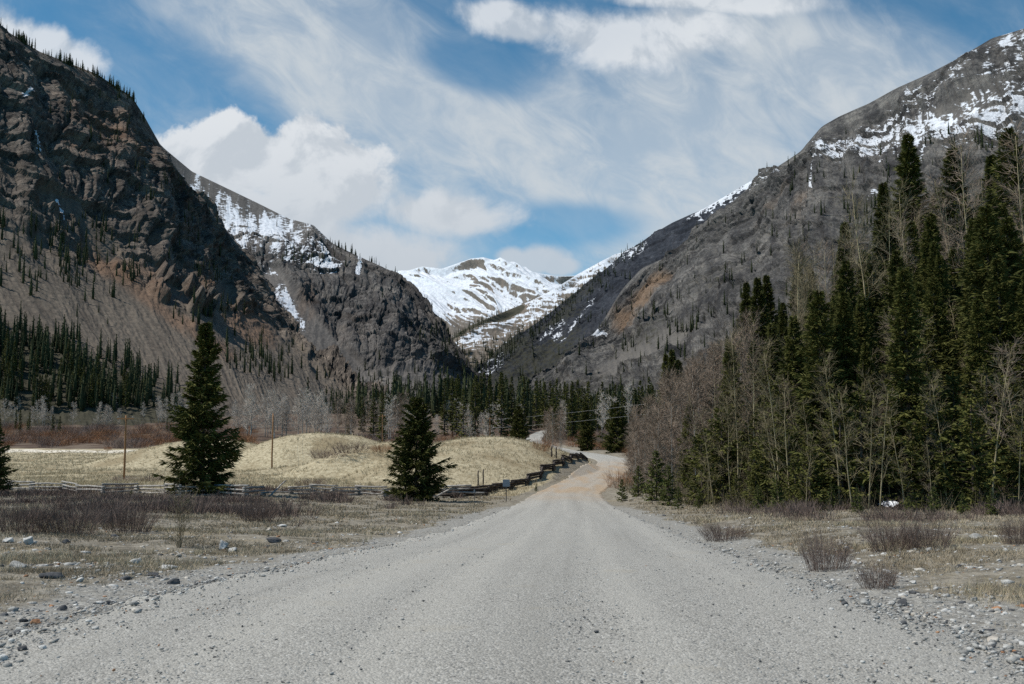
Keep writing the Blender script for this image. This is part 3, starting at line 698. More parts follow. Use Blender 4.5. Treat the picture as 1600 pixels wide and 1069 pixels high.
road = mesh_obj("road", np.stack([RX, RY, RZ], -1).reshape(-1, 3), grid_faces(len(ry), nc), rm, smooth=True,
                attrs=dict(tan=tan), uv=np.stack([np.broadcast_to(off[None] * rw[:, None], RX.shape), RY], -1).reshape(-1, 2))
tag(road, "grey gravel road winding down into the valley", kind='structure')

# ------------------------------------------------------------------ plants: materials
def plant_material(name, a, b, rough=0.85, var=0.35, ns=3.0, trans=0.0):
    m, n = material(name)
    oi = n.node('ShaderNodeObjectInfo').outputs['Random']
    no = n.noise(n.obj(), ns, 3, 0.6)
    f = n.m('ADD', n.m('MULTIPLY', n.ss(no, 0.3, 0.7), 1 - var), n.m('MULTIPLY', oi, var))
    n.put(n.b.inputs['Base Color'], n.mix(f, a, b))
    n.put(n.b.inputs['Roughness'], rough)
    return m
M_needle = plant_material("spruce_needles", (0.042, 0.046, 0.011), (0.128, 0.126, 0.032), 0.75, 0.4, 1.3)
M_needle_pale = plant_material("young_spruce_needles", (0.05, 0.065, 0.018), (0.12, 0.13, 0.035), 0.75)
M_bark = plant_material("spruce_bark", (0.055, 0.042, 0.032), (0.13, 0.105, 0.085), 0.9, 0.3, 6)
M_far = plant_material("distant_conifer", (0.026, 0.034, 0.016), (0.065, 0.072, 0.032), 0.85, 0.0, 0.06)
M_aspen = plant_material("aspen_bark", (0.22, 0.175, 0.095), (0.43, 0.36, 0.225), 0.8, 0.25, 2.5)
M_grey = plant_material("grey_bark", (0.27, 0.25, 0.22), (0.50, 0.47, 0.42), 0.85, 0.4, 2.0)
M_twig_red = plant_material("red_brown_twigs", (0.175, 0.125, 0.092), (0.305, 0.238, 0.182), 0.85, 0.5, 1.0)
M_twig_grey = plant_material("grey_twigs", (0.38, 0.325, 0.275), (0.60, 0.53, 0.455), 0.85, 0.5, 1.0)
M_twig_olive = plant_material("olive_twigs", (0.13, 0.105, 0.062), (0.24, 0.20, 0.125), 0.85, 0.5, 1.0)
M_shrub = plant_material("purple_brown_stems", (0.110, 0.078, 0.064), (0.220, 0.165, 0.138), 0.85, 0.3, 1.5)
M_willow_o = plant_material("orange_willow_stems", (0.215, 0.100, 0.050), (0.350, 0.190, 0.100), 0.85, 0.5, 0.8)
M_willow_g = plant_material("mauve_willow_stems", (0.165, 0.120, 0.100), (0.28, 0.215, 0.185), 0.85, 0.5, 0.8)
M_straw = plant_material("dry_grass_blades", (0.31, 0.255, 0.155), (0.53, 0.46, 0.32), 0.85, 0.0, 0.5)
M_olive = plant_material("verge_grass_blades", (0.25, 0.20, 0.135), (0.46, 0.385, 0.275), 0.85, 0.0, 0.6)

# ------------------------------------------------------------------ plants: shapes
def spruce_parts(seed, H, Rm, whorls, nb, tw, wid, bare=0.03, profile=0.85, cross=False, ragged=0.3, gap=0.0):
    rng = np.random.default_rng(seed)
    f = np.sort(bare + (1 - bare) * (np.arange(whorls) + rng.uniform(-.3, .3, whorls)) / whorls)
    f = np.clip(f, bare, 0.985)
    f = np.repeat(f, nb) + rng.normal(0, 0.25 / whorls, whorls * nb)
    f = np.clip(f, 0.01, 0.99)
    az = rng.uniform(0, 2 * np.pi, len(f))
    lump = 1 + ragged * fbm(np.cos(az) * 1.3 + 5 * f, np.sin(az) * 1.3 + 9 * f, 2, seed) * 1.6
    L = Rm * ((1 - f) ** profile + 0.02) * np.minimum(1, 0.72 + (f - bare) * 2.2) * lump * rng.uniform(1 - ragged, 1.12, len(f))
    keep = rng.uniform(size=len(f)) > gap * (1 - f)
    f, az, L = f[keep], az[keep], L[keep]
    pitch = -0.30 + 0.95 * f + rng.normal(0, .12, len(f))
    d = np.stack([np.cos(az), np.sin(az), 0 * az], -1)
    base = np.stack([0 * f, 0 * f, f * H], -1)
    nbr = len(f)
    def at(i, t):
        return base[i] + d[i] * (L[i] * t)[:, None] + np.stack([0 * t, 0 * t, L[i] * (np.tan(pitch[i]) * t * (1 - 0.35 * t) + 0.22 * t * t)], -1)
    i = np.repeat(np.arange(nbr), tw)
    t = np.clip(rng.uniform(0.05, 1.0, len(i)) ** 0.75, 0, 1)
    p0 = at(i, t)
    ang = rng.choice([-1, 1], len(i)) * rng.uniform(0.2, 1.15, len(i))
    ca, sa = np.cos(ang), np.sin(ang)
    dd = np.stack([d[i][:, 0] * ca - d[i][:, 1] * sa, d[i][:, 0] * sa + d[i][:, 1] * ca, rng.normal(-0.12, 0.28, len(i)) + 0.25 * pitch[i]], -1)
    ln = (0.26 * L[i] * (1.05 - 0.55 * t) + 0.020 * H) * rng.uniform(0.6, 1.25, len(i))
    V, F = blades(p0, p0 + dd * ln[:, None], wid * rng.uniform(.7, 1.3, len(i)) * (0.55 + 0.45 * np.minimum(1, L[i] / Rm * 2)), rng)
    parts = [(V, F)]
    if cross:
        parts.append(blades(p0, p0 + dd * ln[:, None] * 0.9, wid * 0.8 * np.ones(len(i)), rng))
    # leader
    k = 14
    z = H * (0.93 + 0.085 * rng.uniform(size=k)); a2 = rng.uniform(0, 6.28, k)
    q0 = np.stack([0 * z, 0 * z, z - 0.02 * H], -1)
    q1 = q0 + np.stack([np.cos(a2) * .012 * H, np.sin(a2) * .012 * H, .03 * H * np.ones(k)], -1)
    parts.append(blades(q0, q1, np.full(k, wid * .6), rng))
    zz = np.linspace(0, 0.97, 6) * H
    trunk = tubes([(np.stack([0 * zz, 0 * zz, zz - 0.15], -1), 0.016 * H * (1 - zz / H) ** 0.8 + 0.012)], 6)
    # the bare limbs inside the crown
    br = np.arange(0, nbr, max(1, nbr // 150))
    limb = strips(base[br], at(br, np.full(len(br), 0.85)), 0.004 * H, 0.001 * H, rng)
    return join(*parts), join(trunk, limb)

def bare_parts(seed, H, r0, cb, nb, tw, up=1.0, spread=0.20, twl=0.10, tww=0.016, stems=1, lean=0.03, wob=0.02):
    rng = np.random.default_rng(seed)
    tub, tp0, tp1 = [], [], []
    for sidx in range(stems):
        h = H * (1 if sidx == 0 else rng.uniform(.6, .95))
        bx, by = (0, 0) if sidx == 0 else rng.normal(0, 0.04 * H, 2)
        a = rng.uniform(0, 6.28); ln = lean * rng.uniform(.4, 1.6)
        z = np.linspace(0, 1, 8)
        pts = np.stack([bx + h * ln * z ** 1.5 * np.cos(a) + wob * h * np.cumsum(rng.normal(0, .3, 8)) * .5, by + h * ln * z ** 1.5 * np.sin(a) + wob * h * np.cumsum(rng.normal(0, .3, 8)) * .5, z * h - 0.1], -1)
        rad = r0 * (1 - 0.88 * z)
        tub.append((pts, rad))
        for b in range(nb):
            f = cb + (1 - cb) * (b + rng.uniform()) / nb
            p = np.array([np.interp(f, z, pts[:, k]) for k in range(3)])
            az = rng.uniform(0, 6.28); el = up * rng.uniform(0.35, 1.05)
            L = h * spread * (1.15 - f) ** 0.7 * rng.uniform(.5, 1.25)
            d = np.array([math.cos(az) * math.cos(el), math.sin(az) * math.cos(el), math.sin(el)])
            p1 = p + d * L * .5; d2 = d + np.array([0, 0, .35]); d2 /= np.linalg.norm(d2); p2 = p1 + d2 * L * .5
            rb = np.interp(f, z, rad) * .34
            tub.append((np.array([p, p1, p2]), np.array([rb, rb * .65, rb * .2])))
            for q in range(tw):
                tq = rng.uniform(.15, 1.0)
                s0 = p + (p1 - p) * min(1, tq * 2) if tq < .5 else p1 + (p2 - p1) * (tq * 2 - 1)
                dv = d + rng.normal(0, .55, 3) + np.array([0, 0, .25]); dv /= np.linalg.norm(dv)
                e = s0 + dv * H * twl * rng.uniform(.4, 1.2)
                tp0.append(s0); tp1.append(e)
                for _ in range(2):
                    m = s0 + (e - s0) * rng.uniform(.3, .8)
                    dw = dv + rng.normal(0, .5, 3); dw /= np.linalg.norm(dw)
                    tp0.append(m); tp1.append(m + dw * H * twl * .5 * rng.uniform(.4, 1.1))
    tr = tubes(tub[:1], 6); br = tubes(tub[1:], 3) if len(tub) > 1 else None
    tg = strips(np.array(tp0), np.array(tp1), tww, tww * .35, rng)
    return tr, br, tg

def shrub_parts(seed, n, h, rad, wd, lean=0.5, fork=3):
    rng = np.random.default_rng(seed)
    a = rng.uniform(0, 6.28, n); r = rad * np.sqrt(rng.uniform(0, 1, n)) * .85
    p0 = np.stack([r * np.cos(a), r * np.sin(a), np.full(n, -0.03)], -1)
    a2 = a + rng.normal(0, .6, n)
    hh = h * rng.uniform(.55, 1.1, n) * (1 - 0.45 * (r / rad) ** 2)
    ln = lean * hh * (0.2 + r / rad) * rng.uniform(.3, 1.3, n)
    p1 = p0 + np.stack([np.cos(a2) * ln, np.sin(a2) * ln, hh], -1)
    P0, P1 = [p0], [p1]
    for _ in range(fork):
        t = rng.uniform(.3, .85, n)[:, None]; m = p0 + (p1 - p0) * t
        dv = (p1 - p0) * rng.uniform(.25, .5, n)[:, None] + rng.normal(0, .13 * h, (n, 3)); dv[:, 2] = np.abs(dv[:, 2])
        P0.append(m); P1.append(m + dv)
    P0 = np.concatenate(P0); P1 = np.concatenate(P1)
    w0 = np.concatenate([np.full(n, wd)] + [np.full(n, wd * .6)] * fork)
    return strips(P0, P1, w0, w0 * .4, rng)

def single(name, vf_mats):
    Vs, Fs, mi, mats, off = [], [], [], [], 0
    for (V, F), m in vf_mats:
        if m not in mats: mats.append(m)
        Vs.append(V); Fs.append(F + off); off += len(V); mi += [mats.index(m)] * len(F)
    return mesh_obj(name, np.concatenate(Vs), np.concatenate(Fs), mats, mat_idx=mi, data_only=True)
def data(name, vf, m, smooth=False):
    return mesh_obj(name, vf[0], vf[1], m, data_only=True, smooth=smooth)

def spruce_template(*a, needles=None, **k):
    cr, tr = spruce_parts(*a, **k)
    return dict(h=a[1], parts=[('crown', data('crown', cr, needles or M_needle)), ('trunk', data('trunk', tr, M_bark))])
def spruce_far(*a, **k):
    cr, tr = spruce_parts(*a, **k)
    return dict(h=a[1], one=single('spruce_tree', [(cr, M_needle), (tr, M_bark)]))
def bare_template(seed, H, *a, bark=None, twig=None, one=False, **k):
    tr, br, tg = bare_parts(seed, H, *a, **k)
    bark = bark or M_aspen; twig = twig or M_twig_red
    if one:
        return dict(h=H, one=single('aspen_tree', [(join(tr, br) if br else tr, bark), (tg, twig)]))
    crown = single('branches', [(br, bark), (tg, twig)])
    return dict(h=H, parts=[('trunk', data('trunk', tr, bark, True)), ('branches', crown)])

T_hero = spruce_template(101, 14.0, 3.1, 48, 9, 52, 0.105, bare=0.02, profile=0.80, cross=True, ragged=0.42, gap=0.04)
T_hero2 = spruce_template(202, 10.0, 3.0, 36, 10, 50, 0.105, bare=0.02, profile=0.62, cross=True, ragged=0.30, gap=0.05)
T_sp = [spruce_template(300 + k, 20.0, rr, 56, 8, 52, 0.115, bare=b, profile=.78, ragged=.36, gap=g_) for k, (rr, b, g_) in enumerate([(3.5, .03, .08), (2.8, .08, .18), (4.2, .02, .08), (2.6, .15, .28), (3.0, .3, .25), (3.8, .05, .2)])]
T_young = spruce_template(350, 4.0, 1.25, 18, 7, 14, 0.12, bare=.02, profile=.8, needles=M_needle_pale)
T_under = spruce_template(360, 4.0, 1.5, 18, 7, 22, 0.07, bare=.02, profile=.7, gap=.2)
T_spf = [spruce_far(400 + k, 20.0, rr, 32, 6, 10, 0.34, bare=b, profile=.8, ragged=.34, gap=.2) for k, (rr, b) in enumerate([(2.5, .05), (2.1, .1), (2.9, .04), (1.9, .15)])]
T_as = [bare_template(500 + k, 11.0, .072, cb, nb, tw, spread=sp, tww=.017, lean=ln, wob=.018, twig=tg) for k, (cb, nb, tw, sp, ln, tg) in enumerate([(.30, 30, 12, .145, .05, M_twig_olive), (.36, 24, 12, .17, .12, M_twig_red), (.25, 34, 12, .13, .03, M_twig_red), (.4, 22, 12, .17, .16, M_twig_olive)])]
T_pole = [bare_template(540 + k, 6.0, .042, 0.2, 22, 9, spread=.18, tww=.014, lean=ln, wob=.04, twig=M_twig_olive) for k, ln in enumerate([.06, .18, .1])]
T_thick = [bare_template(560 + k, 9.0, .05, 0.10, 40, 16, spread=.18, tww=.026, lean=.03, up=1.15, twl=.12, twig=M_twig_red, bark=M_grey) for k in range(3)]
T_cot = [bare_template(580 + k, 15.0, .17, .18, 26, 14, spread=.34, tww=.055, up=1.0, twl=.11, stems=2, twig=M_twig_grey, bark=M_grey, one=True) for k in range(3)]
T_asf = [bare_template(600 + k, 12.0, .11, 0.2, 30, 12, spread=.24, tww=.05, twl=.11, twig=M_twig_grey, bark=M_grey, one=True) for k in range(3)]
T_asr = [bare_template(620 + k, 12.0, .09, .2, 30, 10, spread=.2, tww=.05, twl=.12, twig=M_twig_red, bark=M_grey, one=True) for k in range(2)]
T_wil = [(data('willow_bush', shrub_parts(640 + k, 130, 2.6, 2.0, .035, .55, 3), M_willow_o if k % 2 else M_willow_g)) for k in range(6)]
T_shr = [(data('shrub', shrub_parts(660 + k, 270, .78, .8, .011, .85, 4), M_shrub)) for k in range(3)]

def place(T, name, loc, h, rz, label, cat, group=None):
    sc = h / T['h']
    if 'one' in T:
        o = bpy.data.objects.new(name, T['one']); col.objects.link(o)
        o.location = loc; o.rotation_euler = (0, 0, rz); o.scale = (sc, sc, sc)
        return tag(o, label, cat, group)
    e = empty(name, loc, rz, sc)
    for pn, me in T['parts']:
        o = bpy.data.objects.new(pn, me); col.objects.link(o); o.parent = e
    return tag(e, label, cat, group)
def place_mesh(me, name, loc, sc, rz, label, cat, group=None):
    o = bpy.data.objects.new(name, me); col.objects.link(o)
    o.location = loc; o.rotation_euler = (0, 0, rz); o.scale = sc if isinstance(sc, tuple) else (sc, sc, sc)
    return tag(o, label, cat, group)

def gz(x, y):
    return float(ground_z(np.array([x]), np.array([y]))[0])
_D = np.concatenate([np.arange(3, 60, .1), np.arange(60, 250, .4), np.arange(250, 700, 2)])
def hit(px, py):
    """where the sight line through a photograph pixel meets the ground"""
    P = pix(np.full(len(_D), float(px)), np.full(len(_D), float(py)), _D)
    below = P[:, 2] < ground_z(P[:, 0], P[:, 1])
    i = int(np.argmax(below)) if below.any() else len(_D) - 1
    return float(P[i, 0]), float(P[i, 1]), gz(P[i, 0], P[i, 1])
def on(px, d):
    x = float(pix(float(px), 534.5, float(d))[0])
    return x, float(d), gz(x, d)
def top_h(px, d, py_top):
    """height of something at distance d on column px whose tip is seen at py_top"""
    return float(pix(float(px), float(py_top), float(d))[2]) - on(px, d)[2]
rng = np.random.default_rng(7)
random.seed(7)

# ------------------------------------------------------------------ trees one can tell apart
x, y, z = on(321, 80)
place(T_hero, 'spruce_tree', (x, y, z - .1), top_h(321, 80, 503), 0.4, "tall shaggy lone spruce standing in front of the tan meadow and its rail fence", 'spruce tree')
x, y, z = on(652, 84)
place(T_hero2, 'spruce_tree', (x, y, z - .1), top_h(652, 84, 620), 1.9, "squat dense lone spruce between the two straw coloured mounds", 'spruce tree')
x, y, z = on(-8, 76)
place(T_hero2, 'spruce_tree', (x, y, z - .1), top_h(-8, 76, 655), 3.0, "lone spruce cut off by the left edge beside the start of the rail fence", 'spruce tree')
x, y, z = on(810, 300)
place(T_hero2, 'spruce_tree', (x, y, gz(x, y) - .2), top_h(810, 300, 634), 4.0, "dark spruce standing alone behind the grassy mound inside the far bend of the road", 'spruce tree')
x, y, z = on(962, 262)
place(T_hero2, 'spruce_tree', (x, y, z - .2), top_h(962, 262, 628), 5.0, "dark spruce at the outer edge of the far road bend, wider than its neighbours", 'spruce tree')
x, y, z = on(915, 290)
place(T_hero, 'spruce_tree', (x, y, z - .2), top_h(915, 290, 628), 2.2, "narrow dark spruce among pale bare aspens beyond the far road bend", 'spruce tree')

# wood on the right bank: the tall ones, column / distance / tip row
SP = [(1140, 78, 530, 0, "yellow green spruce at the roadside tip of the wood beside the pinkish thicket"),
      (1078, 84, 620, 2, "broad low spruce at the foot of the pinkish aspen thicket"),
      (1430, 118, 208, 1, "tallest thin spruce on the bank, its spire against the snowy gully behind"),
      (1388, 112, 283, 3, "dark spire spruce left of the tallest thin spruce on the bank"),
      (1500, 106, 228, 0, "broad spruce high on the bank with twin looking tips below the snow fields"),
      (1590, 98, 198, 2, "tall spruce at the right edge reaching up to the snow fields"),
      (1240, 66, 488, 0, "full dark spruce behind the pale aspen trunks, leftmost big one"),
      (1290, 70, 520, 2, None), (1348, 66, 455, 0, "full green spruce in the middle of the right wood, standing before the steep bank"),
      (1462, 62, 430, 2, "wide spruce behind the leaning pale trunks of the right wood"), (1440, 68, 470, 0, None), (1560, 60, 400, 2, "massive dark spruce filling the lower right end of the wood"),
      (1610, 56, 420, 0, None), (1545, 84, 320, 1, None), (1560, 110, 240, 3, None), (1470, 112, 300, 1, None), (1200, 150, 428, 1, None), (1168, 158, 440, 3, None), (1186, 146, 432, 1, None),
      (1325, 136, 345, 3, None), (1318, 128, 385, 1, None), (1206, 78, 500, 0, None), (1268, 92, 505, 2, None), (1405, 82, 480, 0, None), (1380, 78, 520, 2, None), (1500, 78, 440, 1, None),
      (1528, 70, 470, 2, None), (1615, 80, 300, 1, None), (1420, 124, 330, 3, None), (1050, 205, 545, 1, None), (1040, 215, 552, 3, None), (1060, 208, 560, 0, None), (1270, 130, 420, 3, None), (1250, 140, 410, 1, None),
      (1640, 60, 380, 2, None), (1170, 96, 560, 2, None), (1110, 92, 600, 1, None), (1365, 122, 400, 1, None), (1540, 122, 300, 3, None), (1580, 70, 430, 0, None), (1450, 90, 400, 1, None), (1345, 96, 470, 3, None), (1225, 110, 470, 3, None)]
G_R = "spruces crowded in the wood on the right bank"
n_sp = 6
for px, d, py, k, lab in SP:
    x, y, z = on(px, d)
    place(T_sp[k], 'spruce_tree', (x, y, z - .2), max(4, top_h(px, d, py)), random.uniform(0, 6.28), lab or "dark green spruce crowded among others in the wood on the right bank", 'spruce tree', G_R); n_sp += 1
# more of the wood deeper in
tries = 0
cnt = 0
env_x = [980, 1040, 1130, 1250, 1380, 1450, 1600, 1700]; env_y = [655, 570, 525, 420, 330, 300, 250, 240]
while cnt < 66 and tries < 4000:
    tries += 1
    px = random.uniform(1095, 1680); d = random.choice([random.uniform(54, 90), random.uniform(56, 190)])
    x, y, z = on(px, d)
    s = float(forest_s(np.array([x]), np.array([y]))[0])
    if s < 3: continue
    h = random.uniform(8, 17)
    tip = 670 - (z + h - CAM_H) * FPX / d
    if tip < np.interp(px, env_x, env_y) + 25: continue
    place(T_sp[random.randrange(6)], 'spruce_tree', (x, y, z - .2), h, random.uniform(0, 6.28), "dark green spruce crowded among others in the wood on the right bank", 'spruce tree', G_R); cnt += 1; n_sp += 1
# small ones along the foot of the wood
for px, py, hp, lab in [(998, 776, 46, "small young spruce in front of the grey aspen stems by the road bend"), (1026, 782, 75, "young spruce twice its neighbour's height at the foot of the aspen thicket"), (972, 784, 34, "bushy yellow green young spruce closest to the road bend"),
                        (1060, 796, 34, "bushy young spruce on the red soil at the foot of the thicket"), (1092, 796, 30, None), (1045, 790, 60, None), (1300, 800, 42, None), (1215, 800, 50, None), (1255, 800, 36, None), (1460, 806, 44, None), (1340, 802, 38, None), (205, 782, 16, "tiny yellow green conifer seedling in the dark brush left of the tall lone spruce"), (1550, 806, 40, None), (1505, 806, 34, None), (1185, 798, 38, None), (1420, 806, 30, None), (838, 768, 12, "low green conifer shrub before the dark stacked log fence")]:
    x, y, z = hit(px, py)
    place(T_young, 'young_spruce', (x, y, z - .03), hp * y / FPX * 1.05, random.uniform(0, 6.28), lab or "young light green spruce at the foot of the right wood", 'young spruce', "young spruces below the right wood" if not lab else None)

for k in range(110):
    px = random.uniform(1090, 1640); d = random.uniform(50, 72) + max(0, 1250 - px) * .04
    x, y, z = on(px, d)
    if float(forest_s(np.array([x]), np.array([y]))[0]) < .5 or 1352 < px < 1402: continue
    place(T_under, 'young_spruce', (x, y, z - .1), random.uniform(2.0, 6.5), random.uniform(0, 6.28), "dark young spruce in the understory between the trunks of the right wood", 'young spruce', "understory spruces of the right wood")

# bare aspens of the right wood
AS = [(1382, 57, 505, 0, "aspen with the tallest straight pale trunk beside the snow patch in the right wood"), (1305, 55, 560, 0, "aspen with a pale trunk well left of the snow patch, before a full green spruce"), (1176, 66, 500, 2, "slender yellowish aspen before the leftmost big spruces"), (1150, 67, 520, 0, "slim yellow barked aspen at the left end of the right wood, before the roadside spruce"),
      (1098, 72, 610, 1, None), (1366, 56, 620, 1, "aspen with a pale trunk directly left of the snow patch"), (1540, 50, 540, 1, "long pale aspen trunk against the massive dark spruce at the right end of the wood"), (1470, 52, 590, 0, None), (1420, 55, 540, 2, None), (1402, 58, 500, 2, None), (1212, 60, 540, 0, None), (1120, 70, 590, 2, None), (1580, 50, 620, 3, None), (1330, 56, 590, 3, None), (1248, 60, 600, 1, None)]
G_A = "bare aspens along the front of the right wood"
for px, d, py, k, lab in AS:
    x, y, z = on(px, d)
    place(T_as[k], 'aspen_tree', (x, y, z), max(3, top_h(px, d, py)), random.uniform(0, 6.28), lab or "bare aspen with a thin pale trunk at the front of the right wood", 'aspen tree', G_A)
for k in range(50):
    px = random.uniform(1085, 1640); d = random.uniform(48, 64) + max(0, 1300 - px) * .045
    x, y, z = on(px, d)
    if float(forest_s(np.array([x]), np.array([y]))[0]) < -1.0: continue
    place(T_pole[k % 3], 'aspen_tree', (x, y, z), random.uniform(3.0, 7.5), random.uniform(0, 6.28), "bare aspen with a thin pale trunk at the front of the right wood", 'aspen tree', G_A)
for k in range(58):
    px = random.uniform(1230, 1640); d = random.uniform(72, 135)
    x, y, z = on(px, d)
    place(T_as[k % 4], 'aspen_tree', (x, y, z), random.uniform(9, 17), random.uniform(0, 6.28), "bare pale aspen standing up the slope behind the front spruces", 'aspen tree', "bare aspens up the right bank")
c_th = 0
while c_th < 88:
    px = random.uniform(972, 1165); d = random.uniform(76, 200)
    x, y, z = on(px, d)
    s = float(forest_s(np.array([x]), np.array([y]))[0])
    if s < -0.5 or s > 60: continue
    tip = np.interp(px, [960, 985, 1050, 1130, 1240], [740, 655, 588, 535, 430]) + random.uniform(-6, 60)
    h = top_h(px, d, tip)
    if h < 3.5 or h > 14: continue
    place(T_thick[c_th % 3], 'aspen_tree', (x, y, z), h, random.uniform(0, 6.28), "bare pinkish aspen in the dense thicket on the right of the road bend", 'aspen tree', "aspen thicket by the road bend"); c_th += 1

# trees of the valley floor beyond the bend
cnt = 0
while cnt < 138:
    px = random.uniform(520, 1060); d = random.uniform(360, 640)
    x, y, z = on(px, d)
    if abs(x - float(Xc(np.array([y]))[0])) < 6: continue
    ty = np.interp(px, [520, 570, 640, 690, 730, 800, 870, 930, 980, 1020, 1060], [625, 605, 605, 590, 578, 580, 590, 592, 600, 585, 560]) + abs(random.gauss(0, 18))
    h = top_h(px, d, ty)
    if h < 6 or h > 30: continue
    if px < 700 and random.random() < .45: continue
    place(T_spf[cnt % 4], 'spruce_tree', (x, y, z - .3), h, random.uniform(0, 6.28), "dark spruce in the belt of trees across the valley floor", 'spruce tree', "spruces across the valley floor"); cnt += 1; n_sp += 1
for k in range(40):
    px = random.uniform(640, 985); d = random.uniform(330, 430)
    x, y, z = on(px, d)
    if abs(x - float(Xc(np.array([y]))[0])) < 5 or (px < 870 and y < 350): continue
    place(T_asf[k % 3], 'aspen_tree', (x, y, z - .2), random.uniform(9, 15), random.uniform(0, 6.28), "pale bare aspen among the spruces beyond the far road bend", 'aspen tree', "pale aspens beyond the bend")
for k in range(8):
    px = random.uniform(845, 885); d = random.uniform(262, 320)
    x, y, z = on(px, d)
    if abs(x - float(Xc(np.array([y]))[0])) < 4.5: continue
    place(T_asr[k % 2], 'aspen_tree', (x, y, z - .2), random.uniform(8, 12), random.uniform(0, 6.28), "mauve bare aspen clump inside the far road bend", 'aspen tree', "mauve aspens at the far bend")
for k in range(46):
    px = random.uniform(372, 640); d = random.uniform(385, 450)
    x, y, z = on(px, d)
    T = T_cot[k % 3] if px < 520 or random.random() < .3 else T_asr[k % 2]
    place(T, 'aspen_tree', (x, y, z - .2), random.uniform(12, 21) if px < 520 else random.uniform(10, 17), random.uniform(0, 6.28), "bare grey cottonwood in the grove below the orange scree", 'cottonwood tree', "bare cottonwoods below the orange scree")
for k in range(50):
    px = random.uniform(-60, 380); d = random.uniform(445, 505)
    x, y, z = on(px, d)
    place(T_asf[k % 3], 'aspen_tree', (x, y, z - .2), random.uniform(8, 14), random.uniform(0, 6.28), "pale grey aspen in the strip between red willows and the dark slope wood", 'aspen tree', "grey aspens below the left slope")
for k in range(16):
    px = random.uniform(-40, 380); d = random.uniform(420, 450)
    x, y, z = on(px, d)
    place(T_spf[k % 4], 'spruce_tree', (x, y, z - .3), random.uniform(5, 11), random.uniform(0, 6.28), "short dark spruce standing at the edge of the red willows", 'spruce tree', "short spruces by the red willows"); n_sp += 1

# ------------------------------------------------------------------ conifers on the mountainsides
def to_pix(P):
    yy = P[..., 1]; zz = P[..., 2] - CAM_H
    fwd = yy * ct + zz * st; upv = zz * ct - yy * st
    return 800 + FPX * P[..., 0] / fwd, 534.5 - FPX * upv / fwd
def surface_picker(name):
    P = MTN[name][0].reshape(-1, 3); qx, qy = to_pix(P)
    key = (np.floor(qx / 3).astype(int) * 4096 + np.floor(qy / 3).astype(int))
    order = np.argsort(-P[:, 1]); d = {}
    for k_, i in zip(key[order].tolist(), order.tolist()):
        d[k_] = i
    return P, d
far_xyz, far_h = [], []
pickA = surface_picker("mountain_crag")
def pick(pk, px, py):
    i = pk[1].get(int(math.floor(px / 3)) * 4096 + int(math.floor(py / 3)))
    return None if i is None else pk[0][i]
def scatter(pk, n, dens, hmin, hmax, box):
    out = []; t = 0
    while len(out) < n and t < n * 60:
        t += 1
        px = random.uniform(box[0], box[2]); py = random.uniform(box[1], box[3])
        if random.random() > dens(px, py): continue
        p = pick(pk, px, py)
        if p is not None: out.append((p, random.uniform(hmin, hmax)))
    return out
def nz_(px, py, sc, sd):
    return float(perlin(np.array([px / sc]), np.array([py / sc]), sd)[0])
def dens_low(px, py):
    e = 470 + px * .42
    return max(0, min(1, (py - e) / 70)) * (1 if px < 270 else max(0, 1 - (px - 270) / 40)) * (0.35 + 0.9 * max(0, nz_(px, py, 40, 3) + .35)) * (0 if (py > 585 and px < 90 and nz_(px, py, 30, 4) > -.1) else 1)
low = scatter(pickA, 560, dens_low, 9, 17, (-60, 430, 310, 640))
low.sort(key=lambda q: q[0][1] / q[1])
left_single = low[:40]
for p, h in left_single:
    place(T_spf[random.randrange(4)], 'spruce_tree', (float(p[0]), float(p[1]), float(p[2]) - .5), h, random.uniform(0, 6.28), "dark spruce in the wood on the lower slope of the left crag", 'spruce tree', "spruces on the lower left slope"); n_sp += 1
fars = low[40:]
def dens_mid(px, py):
    r = 0.5 * max(0, 1 - abs(py - (360 + px * .30)) / 110.0) * (1 if px < 180 else 0) + 0.9 * max(0, 1 - math.hypot((px - 420) / 70, (py - 560) / 45)) + 0.55 * max(0, 1 - math.hypot((px - 330) / 70, (py - 505) / 50)) + .35 * max(0, 1 - math.hypot((px - 480) / 60, (py - 585) / 25))
    return r * (0.3 + max(0, nz_(px, py, 35, 8) + .3))
fars += scatter(pickA, 230, dens_mid, 8, 15, (-20, 350, 570, 640))
fars += scatter(pickA, 150, lambda px, py: 0.5 * max(0, nz_(px, py, 45, 12) + .1) * (1 if px > 170 else .3), 8, 14, (60, 150, 400, 450))
Pa = MTN["mountain_crag"][0]
cl_j = []
for _ in range(150):
    j0 = random.randrange(Pa.shape[1])
    cl_j += [max(0, min(Pa.shape[1] - 1, int(random.gauss(j0, 5)))) for _ in range(random.choice([2, 4, 7, 11]))]
for j in cl_j:
    p = Pa[random.randrange(0, 9), j]
    qx, qy = to_pix(p)
    if qx > 225 or qx < -20 or False: continue
    fars.append((p, random.uniform(5, 13)))
pickB = surface_picker("mountain_cliff")
def dens_B(px, py):
    return max(0, min(1, .8 * max(0, 1 - abs(py - (395 + .02 * (px - 480))) / 22) * (1 if 440 < px < 560 else 0) + .9 * max(0, 1 - abs(py - (600 + (px - 600) * .05)) / 28) + .9 * max(0, 1 - math.hypot((px - 700) / 60, (py - 540) / 60)) * (1 if py < 420 + (px - 560) * .95 + 40 else 0) + .15 * max(0, nz_(px, py, 30, 14))))
fars += scatter(pickB, 330, dens_B, 10, 20, (380, 350, 770, 640))
Pb = MTN["mountain_cliff"][0]
for _ in range(200):
    j = random.randrange(Pb.shape[1]); p = Pb[random.randrange(0, 5), j]
    qx, qy = to_pix(p)
    if qx < 512 or nz_(qx, 0, 18, 34) < -.2: continue
    fars.append((p, random.uniform(10, 20)))
pickE = surface_picker("mountain_shaded")
